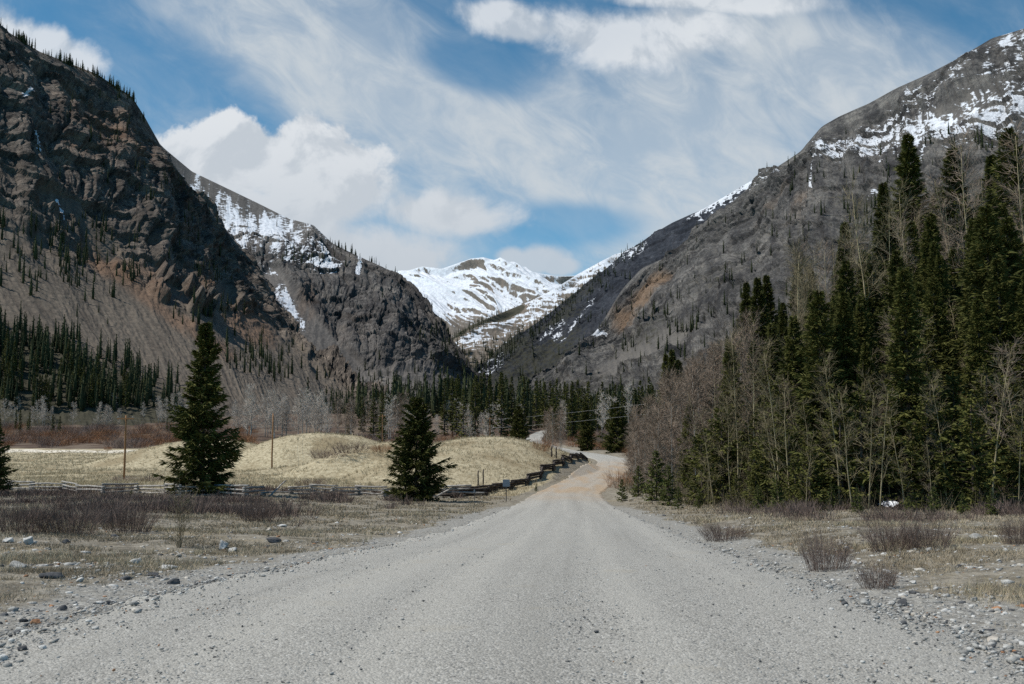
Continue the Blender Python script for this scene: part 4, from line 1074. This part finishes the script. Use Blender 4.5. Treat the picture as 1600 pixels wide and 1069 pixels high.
fars += scatter(pickE, 420, lambda px, py: max(0, min(1, .9 * max(0, 1 - abs(py - (575 - (px - 740) * .78)) / 40) * (1 if px < 900 else .5) + .25 * max(0, nz_(px, py, 30, 15)))), 14, 26, (720, 380, 1010, 620))
pickF = surface_picker("mountain_ridge")
def dens_F(px, py):
    return max(0, min(1, .55 * max(0, 1 - math.hypot((px - 1000) / 120, (py - 545) / 50)) + .45 * max(0, 1 - math.hypot((px - 1110) / 130, (py - 480) / 60)) + .6 * max(0, 1 - math.hypot((px - 1350) / 70, (py - 340) / 34)) + .55 * max(0, 1 - math.hypot((px - 1500) / 110, (py - 225) / 16)) + .5 * max(0, 1 - abs(py - (300 - (px - 1240) * .6)) / 9) * (1 if 1215 < px < 1265 else 0) + .10)) * (0.04 + max(0, nz_(px, py, 24, 16) + .08) * 2.2)
fars += scatter(pickF, 480, dens_F, 9, 19, (850, 200, 1610, 620))
pickD = surface_picker("mountain_shoulder")
fars += scatter(pickD, 260, lambda px, py: .9 * max(0, 1 - abs(py - (523 - (px - 715) * .55)) / 9) * (1 if px < 800 else 0) + .25 * max(0, 1 - abs(py - (560 - (px - 740) * .4)) / 25), 18, 30, (705, 470, 860, 590))
# the pine belt fading into the valley behind the single trees
for q_ in range(760):
    px = random.uniform(470, 1080); d = random.uniform(640, 900) if q_ < 420 else random.uniform(480, 660)
    if q_ >= 420 and (px < 560 or abs((px - 800) / FPX * d - float(Xc(np.array([d]))[0])) < 8): continue
    x, y, z = on(px, d); fars.append((np.array([x, y, z]), random.uniform(12, 24)))
cr, tr = spruce_parts(900, 1.0, .15, 8, 4, 4, .055, bare=.04, profile=.8, ragged=.45, gap=.15)
sil = tubes([(np.stack([np.zeros(4), np.zeros(4), np.array([0, .3, .7, 1.0])], -1), np.array([.05, .055, .025, .004]))], 5)
tv, tf = join(cr, sil)
N = len(fars); base_p = np.array([q[0] for q in fars]); hh = np.array([q[1] for q in fars])
ra = rng.uniform(0, 6.28, N); wdt = rng.uniform(.8, 1.45, N); hh = hh * rng.choice([.6, .85, 1.0, 1.15], N)
c_, s_ = np.cos(ra)[:, None], np.sin(ra)[:, None]
VX = (tv[None, :, 0] * c_ - tv[None, :, 1] * s_) * (hh * wdt)[:, None] + base_p[:, 0:1]
VY = (tv[None, :, 0] * s_ + tv[None, :, 1] * c_) * (hh * wdt)[:, None] + base_p[:, 1:2]
VZ = tv[None, :, 2] * hh[:, None] + base_p[:, 2:3] - .4
o = mesh_obj("conifer_forest", np.stack([VX, VY, VZ], -1).reshape(-1, 3), (tf[None] + (np.arange(N) * len(tv))[:, None, None]).reshape(-1, 4), M_far)
tag(o, "countless tiny dark conifers dotted over the mountainsides and ridges", 'conifers', kind='stuff')
print("SPRUCES", n_sp, "FAR", N)

# ------------------------------------------------------------------ willow bushes beyond the meadow
for k in range(300):
    if k < 216:
        px = random.uniform(-70, 400); d = 326 + 125 * random.random() ** 0.8
    else:
        px = random.uniform(520, 960); d = random.uniform(265, 430)
    x, y, z = on(px, d)
    if abs(x - float(Xc(np.array([y]))[0])) < 7 or (y < 335 and abs(px - 200) < 260 and y < 333): continue
    org = k % 2 == 0
    sc = random.uniform(.8, 1.5)
    place_mesh(T_wil[(k % 3) * 2 + (1 if org else 0)], 'willow_bush', (x, y, z - .1), (sc * 1.5, sc * 1.5, sc), random.uniform(0, 6.28),
               "leafless orange brown willow bush in the wet belt past the meadow" if org else "leafless mauve grey willow bush in the wet belt past the meadow", 'willow bush',
               "orange willow bushes past the meadow" if org else "mauve willow bushes past the meadow")
for px, py, w_, lab in [(970, 762, 2.2, "tawny orange bush at the inside corner of the right road verge"), (846, 705, 2.0, None), (985, 712, 2.4, "reddish willow bush below the dark spruce at the far road bend"), (893, 690, 2.2, None), (1000, 706, 2.0, None), (168, 704, 1.6, "grey bush standing out in front of the pale sand strip")]:
    x, y, z = hit(px, py)
    place_mesh(T_wil[1], 'willow_bush', (x, y, z - .05), w_ / 2.6, random.uniform(0, 6.28), lab or "leafless orange brown willow bush by the far road bend", 'willow bush', None if lab else "orange willows by the far bend")

# ------------------------------------------------------------------ shrubs one can tell apart
for px, py, h_px, w_px, lab in [(1290, 892, 74, 74, "dense purple brown shrub on the right verge, largest by the road"), (1372, 920, 48, 60, "low round grey brown shrub below and right of the largest one on the right verge"),
                                (1395, 862, 62, 90, "wide purple brown shrub up the right verge left of its twin"), (1450, 858, 56, 80, "wide purple brown shrub up the right verge beside a grey rock pile"),
                                (1130, 845, 36, 70, "flat brown shrub along the right road edge near the red soil"), (1590, 850, 50, 50, "brown shrub at the right edge of the verge"),
                                (400, 815, 44, 60, "rounded brown shrub draped over the mossy white boulder"), (200, 832, 56, 90, "dark purple brown shrub at the front of the left brush"), (110, 835, 60, 90, "dark brown shrub at the near side of the left brush"), (35, 835, 66, 90, "dark brown shrub at the left end of the brush")]:
    x, y, z = hit(px, py)
    h = h_px * y / FPX; ww = w_px * y / FPX
    place_mesh(T_shr[random.randrange(3)], 'shrub', (x, y, z), (ww / 1.7, ww / 1.9, h / .95), random.uniform(0, 6.28), lab, 'shrub')
for px, py, w_, lab in [(512, 716, 2.4, "low rusty brown bush in the hollow of the left mound"), (548, 708, 2.8, "low brown bush on the right flank of the left mound"), (596, 706, 2.0, "low brown bush where the two mounds meet beside the squat spruce"), (190, 753, 1.5, "bare twiggy bush at the left foot of the nearest power pole"), (233, 753, 1.7, "bare twiggy bush to the right of the nearest power pole"), (485, 760, 1.6, "rusty bush behind the rail fence below the left mound")]:
    x, y, z = hit(px, py)
    place_mesh(T_wil[random.choice([1, 0, 2])], 'willow_bush', (x, y, z - .05), (w_ / 2.6 * 1.5, w_ / 2.6, w_ / 2.6 * .6), random.uniform(0, 6.28), lab, 'bush')
x, y, z = hit(278, 856)
sap = bare_template(700, 1.6, .009, .10, 12, 6, spread=.42, tww=.006, stems=5, lean=.2, wob=.04, twig=M_twig_olive, bark=M_twig_olive)
place(sap, 'bare_sapling', (x, y, z), 118 * y / FPX, .5, "leafless grey sapling with several stems on the stony left verge", 'sapling')

# ------------------------------------------------------------------ ground cover nobody could count
def cover(n, xr, yr, prob, fn):
    xx = rng.uniform(*xr, n * 3); yy = np.exp(rng.uniform(math.log(yr[0]), math.log(yr[1]), n * 3))
    if fn is None:
        pass
    k = rng.uniform(size=n * 3) < prob(xx, yy)
    xx, yy = xx[k][:n], yy[k][:n]
    return xx, yy, ground_z(xx, yy)
def cover_px(n, prob, d0, d1, px0=-80, px1=1680):
    d = np.exp(rng.uniform(math.log(d0), math.log(d1), n * 4)); px = rng.uniform(px0, px1, n * 4)
    xx = (px - 800) / FPX * d; yy = d
    k = rng.uniform(size=n * 4) < prob(xx, yy)
    xx, yy = xx[k][:n], yy[k][:n]
    return xx, yy, ground_z(xx, yy)
def side(x, y):
    xc = Xc(y); wr = Wr(y) * .5
    return (xc - wr) - x, x - (xc + wr)
def p_brush(x, y):
    a, b = side(x, y); nn = fbm(x / 14, y / 14, 4, 61); n2 = fbm(x / 7, y / 9, 3, 91)
    left = sst(a + 5 * nn, 7, 13) * sst(y + 12 * nn, 30, 40) * sst(y, 100, 94)
    right = sst(b, 4, 9) * sst(y + 9 * nn, 35, 42) * sst(forest_s(x, y), 4, 0) * sst(y, 120, 70)
    return np.maximum(left, right) * sst(n2, -.0, .22)
xx, yy, zz = cover_px(4300, p_brush, 26, 100)
Vs = []; 
nst = 16
N = len(xx)
ang = rng.uniform(0, 6.28, (N, nst)); hb = 0.62 * (0.55 + 0.6 * rng.uniform(size=N)) * (0.7 + 0.5 * sst(fbm(xx / 6, yy / 6, 2, 92), -.3, .3))
r0 = rng.uniform(0, .28, (N, nst)); ln = rng.uniform(.1, .95, (N, nst)); hs = hb[:, None] * rng.uniform(.5, 1.1, (N, nst))
p0 = np.stack([xx[:, None] + r0 * np.cos(ang), yy[:, None] + r0 * np.sin(ang), zz[:, None] - .03 + 0 * ang], -1).reshape(-1, 3)
p1 = p0 + np.stack([np.cos(ang) * ln * hs, np.sin(ang) * ln * hs, hs], -1).reshape(-1, 3)
mid = p0 + (p1 - p0) * rng.uniform(.3, .7, (len(p0), 1)); q1 = mid + (p1 - p0) * .45 + rng.normal(0, .09, p0.shape)
wv = np.clip(np.repeat(yy, nst) * .00042, .012, .05)
vf = join(strips(p0, p1, wv, wv * .4, rng), strips(mid, q1, wv * .7, wv * .3, rng))
o = mesh_obj("brush_undergrowth", vf[0], vf[1], M_shrub)
tag(o, "knee high purple brown brush spreading over both verges", 'brush', kind='stuff')

def grass(name, label, xx, yy, zz, hgt, nb, m, wk, spread=.10):
    N = len(xx)
    ang = rng.uniform(0, 6.28, (N, nb)); h = hgt[:, None] * rng.uniform(.45, 1.15, (N, nb)); ln = rng.uniform(.1, .9, (N, nb)) * h
    r = spread * rng.uniform(0, 1, (N, nb))
    p0 = np.stack([xx[:, None] + r * np.cos(ang * 3), yy[:, None] + r * np.sin(ang * 3), zz[:, None] - .01 + 0 * ang], -1).reshape(-1, 3)
    p1 = p0 + np.stack([np.cos(ang) * ln, np.sin(ang) * ln, h], -1).reshape(-1, 3)
    wv = np.clip(np.repeat(yy, nb) * wk, .006, .09)
    vf = strips(p0, p1, wv, wv * .25, rng)
    o = mesh_obj(name, vf[0], vf[1], m)
    return tag(o, label, 'grass', kind='stuff')
def p_straw(x, y):
    a, b = side(x, y); nn = fbm(x / 14, y / 14, 4, 61)
    return sst(y + 6 * nn, 98, 106) * sst(a, .8, 3) * sst(y, 330, 315) * (.45 + .55 * sst(fbm(x / 7, y / 7, 3, 94), -.3, .2))
xx, yy, zz = cover_px(30000, p_straw, 98, 330, -80, 930)
grass("meadow_grass", "straw coloured dry grass covering the meadow and its mounds", xx, yy, zz, np.full(len(xx), .30) * rng.uniform(.4, 1.7, len(xx)), 5, M_straw, .00030, .3)
def p_verge(x, y):
    a, b = side(x, y)
    o = np.maximum(a, b)
    return sst(o + .8 * fbm(x / 2, y / 2, 2, 95), .9, 3) * sst(fbm(x / 3.0, y / 3.0, 3, 96), -.25, .3) * sst(forest_s(x, y), 4, 0) * (1 - .7 * p_brush(x, y))
xx, yy, zz = cover_px(60000, p_verge, 6, 100)
grass("verge_grass", "short sparse olive and tan grass on the stony verges", xx, yy, zz, .06 * rng.uniform(.4, 1.6, len(xx)) * (1 + .8 * sst(yy, 20, 60)), 7, M_olive, .00050, .09)
def p_tan(x, y):
    return p_verge(x, y) * sst(fbm(x / 6, y / 6, 2, 97), .0, .25)
xx, yy, zz = cover_px(9000, p_tan, 8, 110)
grass("tan_grass", "longer tan grass tufts in patches on the verges", xx, yy, zz, .15 * rng.uniform(.5, 1.5, len(xx)), 9, M_straw, .00045, .10)
def p_floor(x, y):
    return sst(forest_s(x, y), -1, 3) * (np.abs(800 + x / y * FPX - 1381) > 24)
xx, yy, zz = cover_px(9000, p_floor, 44, 170, 960, 1680)
grass("forest_undergrowth", "low dark undergrowth and twigs on the floor of the right wood", xx, yy, zz, .9 * rng.uniform(.4, 1.5, len(xx)), 8, M_twig_olive, .00030, .5)

# ------------------------------------------------------------------ stones
def ico(sub, seed, squash=.7, rough=.22, cuts=5):
    import bmesh
    bm = bmesh.new(); bmesh.ops.create_icosphere(bm, subdivisions=sub, radius=1.0)
    V = np.array([v.co[:] for v in bm.verts]); F = np.array([[v.index for v in f.verts] for f in bm.faces]); bm.free()
    g = np.random.default_rng(seed)
    for _ in range(cuts):
        n = g.normal(size=3); n /= np.linalg.norm(n); dd = g.uniform(.35, .75)
        over = np.clip(V @ n - dd, 0, None); V = V - over[:, None] * n * .92
    V = V * (1 + rough * fbm(V[:, 0] * 1.7 + seed, V[:, 1] * 1.7 + V[:, 2] * 1.3, 3, seed))[:, None]
    V = V * g.uniform(.75, 1.2, 3) * np.array([1, 1, squash])
    return V, F
def stone_material(name, a, b):
    m, n = material(name)
    p = n.obj(); no = n.noise(p, 4.0, 6, .65); n2 = n.noise(p, 22, 4, .7)
    c = n.mix(n.ss(no, .35, .65), a, b)
    c = n.mix(n.m('MULTIPLY', n.ss(n2, .55, .75), .4), c, (.10, .095, .085))
    n.put(n.b.inputs['Base Color'], c); n.put(n.b.inputs['Normal'], n.bump(n.m('ADD', no, n.m('MULTIPLY', n2, .4)), .6, .05))
    return m
ST = {'pale': stone_material("pale_stone", (.40, .39, .37), (.58, .57, .54)), 'grey': stone_material("grey_stone", (.225, .22, .207), (.39, .38, .355)),
      'dark': stone_material("dark_stone", (.055, .056, .06), (.12, .12, .122)), 'rust': stone_material("rust_stone", (.26, .13, .07), (.40, .22, .12)), 'tan': stone_material("tan_stone", (.36, .32, .27), (.52, .48, .42))}
ROCKS = [(45, 850, 24, 'pale', .9, "block shaped pale rock at the foot of the left brush"), (12, 848, 26, 'pale', .5, "flat pale rock by the left edge below the brush"), (102, 850, 17, 'dark', .7, "small blue grey rock at the foot of the left brush"),
         (26, 887, 34, 'grey', .55, "flat grey boulder half buried near the left edge"), (86, 904, 40, 'dark', .5, "long dark slab lying on the left verge"), (124, 910, 20, 'pale', .6, "pale rounded stone right of the long dark slab"),
         (211, 882, 18, 'pale', .95, "upright pale grey stone in the middle of the left verge"), (259, 891, 36, 'pale', .28, "flat white stone slab on the left verge"), (237, 901, 18, 'dark', .6, "black stone just left of the white flat slab"), (271, 913, 19, 'dark', .9, "pointed black stone at the left gravel edge"),
         (349, 858, 27, 'pale', .8, "large white angular rock on the left verge"), (364, 862, 16, 'pale', .5, "small pale rock touching the large white angular rock"), (427, 848, 24, 'dark', .6, "dark grey rock farther along the left verge"), (279, 871, 12, 'tan', .8, "small tan block near the sapling"),
         (97, 954, 19, 'dark', .75, "round dark stone at the left gravel edge"), (55, 975, 18, 'rust', .7, "orange rust coloured stone at the left road edge"), (38, 974, 15, 'dark', .7, "blue black stone left of the orange one"), (396, 806, 38, 'pale', .5, "big white boulder mottled with moss beside a brown shrub"),
         (441, 824, 20, 'pale', .35, "flat white stone in the far left grass"), (420, 830, 12, 'tan', .6, "small tan stone in the far left grass"), (155, 944, 14, 'pale', .6, "pale stone among the left edge gravel"), (172, 946, 16, 'dark', .7, "angular dark stone beside the pale one in the left edge gravel"),
         (1413, 948, 22, 'dark', .7, "black hollow looking stone at the right gravel edge"), (1392, 944, 22, 'grey', .45, "tilted grey slab leaning by the black stone on the right"), (1428, 913, 13, 'pale', .7, "small white angular stone on the right verge"), (1334, 880, 16, 'pale', .5, "left of two pale stones beside the largest right shrub"), (1344, 882, 12, 'pale', .5, "right of two pale stones beside the largest right shrub"),
         (1324, 858, 10, 'pale', .8, "pale upright stone above the largest right shrub"), (1523, 940, 14, 'grey', .9, "grey upright stone in the right grass"), (1549, 1002, 26, 'tan', .6, "big cream stone at the right gravel edge"), (1328, 934, 20, 'pale', .5, "pale stone with a dark underside at the right road edge"),
         (1452, 862, 18, 'grey', .5, "half buried grey stone below the wide right shrub"), (1541, 872, 14, 'pale', .4, "flat white stone high on the right verge"), (1524, 842, 24, 'grey', .5, "grey rock pile on the right verge under the wood"), (1591, 1030, 22, 'dark', .3, "flat dark stone at the right road edge"), (1597, 918, 16, 'dark', .6, "blue grey stone at the right edge of the verge"),
         (1290, 920, 18, 'grey', .5, "grey stone in the right edge gravel below the shrub"), (1352, 944, 16, 'pale', .6, "white stone in the right edge gravel"), (1500, 985, 18, 'pale', .5, "pale stone half way along the right edge gravel"), (1505, 992, 9, 'rust', .7, "small red stone on the right edge gravel")]
for i, (px, py, wpx, kind, sq, lab) in enumerate(ROCKS):
    x, y, z = hit(px, py)
    s = wpx * y / FPX / 2
    V, F = ico(3, 1000 + i, squash=max(sq, .32), rough=.3, cuts=12)
    V = V * s; V[:, 2] += s * sq * .45
    o = mesh_obj("rock", V, F, ST[kind]); o.location = (x, y, z); o.rotation_euler = (0, 0, random.uniform(-.5, .5))
    tag(o, lab, 'rock')

def stone_field(name, label, cat, xx, yy, zz, size, m_idx, mats, sub=1):
    tmpl = [ico(sub, 1200 + k, squash=.62, rough=.25, cuts=9) for k in range(6)]
    Vs, Fs, Ms, off = [], [], [], 0
    for k in range(6):
        sel = np.arange(len(xx)) % 6 == k
        V, F = tmpl[k]
        a = rng.uniform(0, 6.28, sel.sum()); c, s = np.cos(a)[:, None], np.sin(a)[:, None]; sz = size[sel][:, None]
        X = (V[None, :, 0] * c - V[None, :, 1] * s) * sz + xx[sel][:, None]; Y = (V[None, :, 0] * s + V[None, :, 1] * c) * sz + yy[sel][:, None]
        Z = V[None, :, 2] * sz + (zz[sel] + size[sel] * .02)[:, None]
        n = sel.sum()
        Vs.append(np.stack([X, Y, Z], -1).reshape(-1, 3)); Fs.append((F[None] + (np.arange(n) * len(V))[:, None, None]).reshape(-1, 3) + off); off += n * len(V)
        Ms.append(np.repeat(m_idx[sel], len(F)))
    o = mesh_obj(name, np.concatenate(Vs), np.concatenate(Fs), mats, mat_idx=np.concatenate(Ms))
    return tag(o, label, cat, kind='stuff')
mats = [ST['grey'], ST['pale'], ST['dark'], ST['tan'], ST['rust']]
def p_edge(x, y):
    a, b = side(x, y); o = np.maximum(a, b) + .45 * fbm(x / 1.6, y / 1.6, 3, 98)
    return sst(o, -.9, .1) * sst(o, 1.9, .5)
xx, yy, zz = cover_px(17000, p_edge, 6, 75)
sz = np.exp(rng.normal(math.log(.0155), .6, len(xx))); sz = np.clip(sz, .010, .075)
aa, bb = side(xx, yy); oo = np.maximum(aa, bb)
zz = zz + np.clip(.05 - .10 * oo, 0, .075) * (oo < .5)
stone_field("roadside_gravel", "loose grey stones heaped along both edges of the road", 'gravel', xx, yy, zz, sz, rng.choice(5, len(xx), p=[.56, .22, .12, .08, .02]), mats)
def p_vs(x, y):
    a, b = side(x, y); o = np.maximum(a, b)
    return sst(o, .4, 1.5) * sst(o, 16, 9) * (.15 + .85 * sst(fbm(x / 3, y / 3, 3, 99), -.05, .3)) * (1 - .8 * p_brush(x, y))
xx, yy, zz = cover_px(14000, p_vs, 7, 70)
sz = np.clip(np.exp(rng.normal(math.log(.028), .6, len(xx))), .010, .16)
stone_field("verge_stones", "scattered small stones lying in the grass of the verges", 'stones', xx, yy, zz, sz, rng.choice(5, len(xx), p=[.42, .30, .14, .10, .04]), mats)
def p_rd(x, y):
    o = Wr(y) * .5 - np.abs(x - Xc(y))
    return sst(o, -.1, .3) * (.25 + .75 * sst(fbm(x / 1.5, y / 4, 3, 90), -.1, .3))
xx, yy, _ = cover_px(10000, p_rd, 4.5, 45)
offn = np.abs(xx - Xc(yy)) / (Wr(yy) + .5)
zz = ground_z(xx, yy) + .05 + .10 * (1 - (2 * np.clip(offn, 0, .5)) ** 2) - .012
sz = np.clip(np.exp(rng.normal(math.log(.0095), .45, len(xx))), .005, .05)
stone_field("road_gravel", "small loose pebbles strewn over the gravel road", 'gravel', xx, yy, zz, sz, rng.choice(5, len(xx), p=[.55, .24, .15, .05, .01]), mats)

# ------------------------------------------------------------------ fences
wm, n = material("weathered_wood")
p = n.obj(); gn = n.noise(n.v('MULTIPLY', p, (1.2, 1.2, 6)), 2.5, 5, .6)
n.put(n.b.inputs['Base Color'], n.mix(n.ss(gn, .35, .65), (.19, .172, .155), (.46, .43, .39)))
dm, n = material("dark_old_wood")
gn = n.noise(n.obj(), 2.2, 5, .6)
n.put(n.b.inputs['Base Color'], n.mix(n.ss(gn, .38, .66), (.040, .033, .029), (.13, .108, .092)))
bmw, n = material("brown_pole_wood")
gn = n.noise(n.v('MULTIPLY', n.obj(), (8, 8, .6)), 1.5, 5, .6)
n.put(n.b.inputs['Base Color'], n.mix(gn, (.20, .105, .050), (.34, .19, .095)))
def log(parent, name, a, b, r0, r1, m, sides=7):
    a = np.array(a, float); b = np.array(b, float)
    o0 = np.array(parent.location) if parent else np.zeros(3)
    t = np.linspace(0, 1, 5)[:, None]; pts = a + (b - a) * t + np.random.default_rng(int(abs(a[0] * 977 + a[1] * 131 + a[2] * 57)) % 99991).normal(0, .018, (5, 3))
    V, F = tubes([(pts - o0, np.linspace(r0, r1, 5))], sides)
    return mesh_obj(name, V, F, m, parent)
def worm(name, label, pts, rails, rise, amp, r, m, over=.35, cat='fence', miss=0.0):
    """zigzag rail fence: rails of neighbouring bays cross alternately at every corner"""
    P = []
    for i, (x, y) in enumerate(pts):
        j0, j1 = max(0, i - 1), min(len(pts) - 1, i + 1)
        t = np.array([pts[j1][0] - pts[j0][0], pts[j1][1] - pts[j0][1]]); t /= np.linalg.norm(t)
        s = (1 if i % 2 else -1) * amp
        P.append((x - t[1] * s, y + t[0] * s))
    root = empty(name, (*P[0], gz(*P[0])))
    for i in range(len(P) - 1):
        a = np.array([*P[i], gz(*P[i])]); b = np.array([*P[i + 1], gz(*P[i + 1])])
        d = (b - a) / np.linalg.norm(b - a)
        for k in range(rails):
            if random.random() < miss: continue
            h = r + k * rise + (rise * .5 if i % 2 else 0)
            jit = np.array([0, 0, random.uniform(-.04, .04)])
            log(root, 'rail', a - d * over + (0, 0, h) + jit, b + d * over * random.uniform(.6, 1.3) + (0, 0, h) - jit, r * random.uniform(.8, 1.15), r * random.uniform(.65, 1.0), m)
    return tag(root, label, cat)
base_px = [(-40, 768), (10, 767), (56, 767), (90, 768), (128, 772), (163, 774), (206, 771), (250, 772), (290, 774), (335, 776), (378, 776), (420, 775), (450, 773), (490, 773), (520, 774), (562, 775), (600, 776), (640, 778), (676, 779)]
pts = [hit(*q)[:2] for q in base_px]
worm('rail_fence', "weathered silver grey zigzag rail fence running behind the brush and the lone spruces", pts, 3, .30, .45, .080, wm, miss=.04)
# leaning rail between the two lone spruces
x, y, z = hit(424, 775); x2, y2, z2 = hit(448, 774)
lr = empty('leaning_rail', (x, y, z)); lr_o = log(lr, 'rail', (x, y - .5, z + .05), (x2, y2 - .5, z2 + 1.25), .08, .06, wm); tag(lr, "single rail leaning up against the zigzag fence between the lone spruces", 'rail')
# fallen heap right of the squat spruce
x, y, z = hit(705, 778)
hp = empty('log_heap', (x, y, z))
for k in range(16):
    a = random.uniform(-.35, .35); L = random.uniform(1.2, 2.3); cx_, cy_ = random.uniform(-.6, 1.6), random.uniform(-.8, .8); hh_ = .08 + .07 * k * random.uniform(.4, 1)
    log(hp, 'log', (x + cx_ - L * math.cos(a), y + cy_ - L * math.sin(a), z + hh_), (x + cx_ + L * math.cos(a), y + cy_ + L * math.sin(a), z + hh_ + random.uniform(-.1, .2)), .10, .08, wm if k % 3 == 0 else dm)
log(hp, 'log', (x - 1.5, y - .9, z + .1), (x + .75, y - .5, z + 1.25), .10, .08, wm)
tag(hp, "collapsed heap of fence logs with one pale log sticking up beside the squat spruce", 'log heap')
# dark stacked log fence along the mound
fy = 100 + 137 * np.linspace(0, 1, 33) ** 1.12
off = np.interp(fy, [96, 103, 115, 130, 145, 170, 190, 205, 225, 240], [8.4, 6.6, 4.6, 3.4, 2.4, 1.9, 2.0, 3.2, 5.2, 7.5])
fx = Xc(fy) - Wr(fy) / 2 - off
worm('stacked_log_fence', "dark stacked log fence curving along the foot of the mound beside the road", [(-2.9, 101.0)] + list(zip(fx.tolist(), fy.tolist())), 3, .26, .30, .15, dm, over=.8)
# two pairs of posts
for px, py, hpx, lab in [(747, 757, 21, "left of two dark posts rising behind the log fence below the mound"), (755, 757, 22, "right of two dark posts rising behind the log fence below the mound"), (862, 711, 14, "left of two posts by the far end of the mound"), (869, 713, 14, "right of two posts by the far end of the mound")]:
    x, y, z = hit(px, py + 3)
    h = hpx * y / FPX + .25
    o = log(None, 'wooden_post', (0, 0, -.2), (.02, 0, h), .085 if y < 150 else .12, .08 if y < 150 else .11, dm); o.location = (x, y, z); tag(o, lab, 'post')

# ------------------------------------------------------------------ power line
gm_, n = material("pale_metal"); n.put(n.b.inputs['Base Color'], (.40, .40, .40)); n.put(n.b.inputs['Metallic'], .4); n.put(n.b.inputs['Roughness'], .5)
pole_tops = {}
for key, px, py_b, py_t, d, lab in [(1, 201, 752, 649, 132, "orange brown power pole with a crossarm standing in the meadow behind the rail fence"), (2, 429, 724, 646, 172, "brown power pole on the left mound between the lone spruces"), (3, 599, 690, 648, 285, "thin far power pole against the bare grove"), (4, 766, 690, 652, 340, "far power pole left of the lone dark spruce by the road")]:
    x, y, z = on(px, d)
    h = top_h(px, d, py_t)
    e = empty('power_pole', (x, y, z))
    r = .15 if key < 3 else .13
    log(e, 'pole', (x, y, z - .3), (x, y, z + h), r, r * .75, bmw, 8)
    if key != 2:
        import bmesh
        bm = bmesh.new(); bmesh.ops.create_cube(bm, size=1.0); bmesh.ops.scale(bm, vec=(2.2, .13, .16), verts=bm.verts); bmesh.ops.translate(bm, vec=(0, -.2, h - .45), verts=bm.verts)
        bmesh.ops.bevel(bm, geom=bm.edges[:], offset=.015, segments=1, affect='EDGES')
        me = bpy.data.meshes.new('crossarm'); bm.to_mesh(me); bm.free(); me.materials.append(bmw)
        ca = bpy.data.objects.new('crossarm', me); col.objects.link(ca); ca.parent = e
    for sx in (-.98, .98) if key != 2 else (-.22, .22):
        V, F = tubes([(np.array([[sx, -.2, h - .37], [sx, -.2, h - .27], [sx, -.2, h - .2], [sx, -.2, h - .14]]), np.array([.03, .07, .05, .07]))], 8)
        mesh_obj('insulator', V, F, gm_, e)
    pole_tops[key] = (x, y, z + h)
    tag(e, lab, 'power pole', "power poles across the valley floor")
for lab, ys_ in (("upper wire of the pair strung from pole to pole across the meadow", [652, 667, 665, 656, 631]), ("lower wire of the pair strung from pole to pole across the meadow", [656, 679, 678, 669, 647])):
    ks = [(201, 132), (429, 172), (599, 285), (766, 340), (1012, 215)]
    pts = [pix(float(px), float(py), float(d)) for (px, d), py in zip(ks, ys_)]
    path = []
    for a, b in zip(pts[:-1], pts[1:]):
        for t in np.linspace(0, 1, 14)[:-1]:
            path.append(a + (b - a) * t - np.array([0, 0, 1]) * 1.2 * t * (1 - t))
    path.append(pts[-1]); path = np.array(path)
    rr = np.clip(path[:, 1] * .00008, .010, .024)
    V, F = tubes([(path - path[0], rr)], 5)
    o = mesh_obj('power_line', V, F, gm_); o.location = path[0]; tag(o, lab, 'power line')

# ------------------------------------------------------------------ roadside sign and marker
sgm, n = material("sign_back_metal"); n.put(n.b.inputs['Base Color'], (.30, .335, .37)); n.put(n.b.inputs['Roughness'], .5)
dkm, n = material("dark_post_metal"); n.put(n.b.inputs['Base Color'], (.10, .095, .09)); n.put(n.b.inputs['Roughness'], .6)
def box(name, dims, loc, m, parent, bev=.01):
    import bmesh
    bm = bmesh.new(); bmesh.ops.create_cube(bm, size=1.0); bmesh.ops.scale(bm, vec=dims, verts=bm.verts)
    bmesh.ops.bevel(bm, geom=bm.edges[:], offset=bev, segments=2, affect='EDGES'); bmesh.ops.translate(bm, vec=loc, verts=bm.verts)
    me = bpy.data.meshes.new(name); bm.to_mesh(me); bm.free(); me.materials.append(m)
    o = bpy.data.objects.new(name, me); col.objects.link(o); o.parent = parent
    return o
x, y, z = hit(791, 784)
h = 34 * y / FPX
e = empty('road_sign', (x, y, z), .15)
box('post', (.07, .07, h + .2), (0, 0, h / 2 - .1), dkm, e); box('panel', (.62, .03, .62), (0, -.055, h - .31), sgm, e)
tag(e, "small blue grey road sign on a dark post at the left road edge", 'road sign')
x, y, z = hit(741, 783)
h = 17 * y / FPX
e = empty('marker_post', (x, y, z), .1)
box('post', (.06, .06, h + .1), (0, 0, h / 2 - .05), dkm, e); box('cap_panel', (.12, .02, .28), (0, -.045, h - .12), gm_, e, .004)
tag(e, "short marker post with a pale top in front of the log heap", 'marker post')

# ------------------------------------------------------------------ old snow in the wood
snm, n = material("old_snow"); no = n.noise(n.obj(), 5, 5, .6); n.put(n.b.inputs['Base Color'], n.mix(no, (.70, .74, .80), (.86, .88, .92))); n.put(n.b.inputs['Normal'], n.bump(no, .5, .1))
x0, y0, z0 = on(1381, 54.5)
u, v = np.meshgrid(np.linspace(-1, 1, 41), np.linspace(-1, 1, 41))
X = u * .5; Y = v * .8
hgt = .14 * np.clip(1 - (u ** 2 + v ** 2) * (1 + .7 * fbm(u * 2, v * 2, 3, 44)), -.35, 1)
Z = ground_z(X + x0, Y + y0) - z0 + hgt - .02 + .03 * fbm(u * 6, v * 6, 2, 45)
o = mesh_obj('snow_patch', np.stack([X, Y, Z], -1).reshape(-1, 3), grid_faces(41, 41), snm, smooth=True); o.location = (x0, y0, z0)
tag(o, "leftover patch of white snow among the trunks of the right wood", 'snow patch')
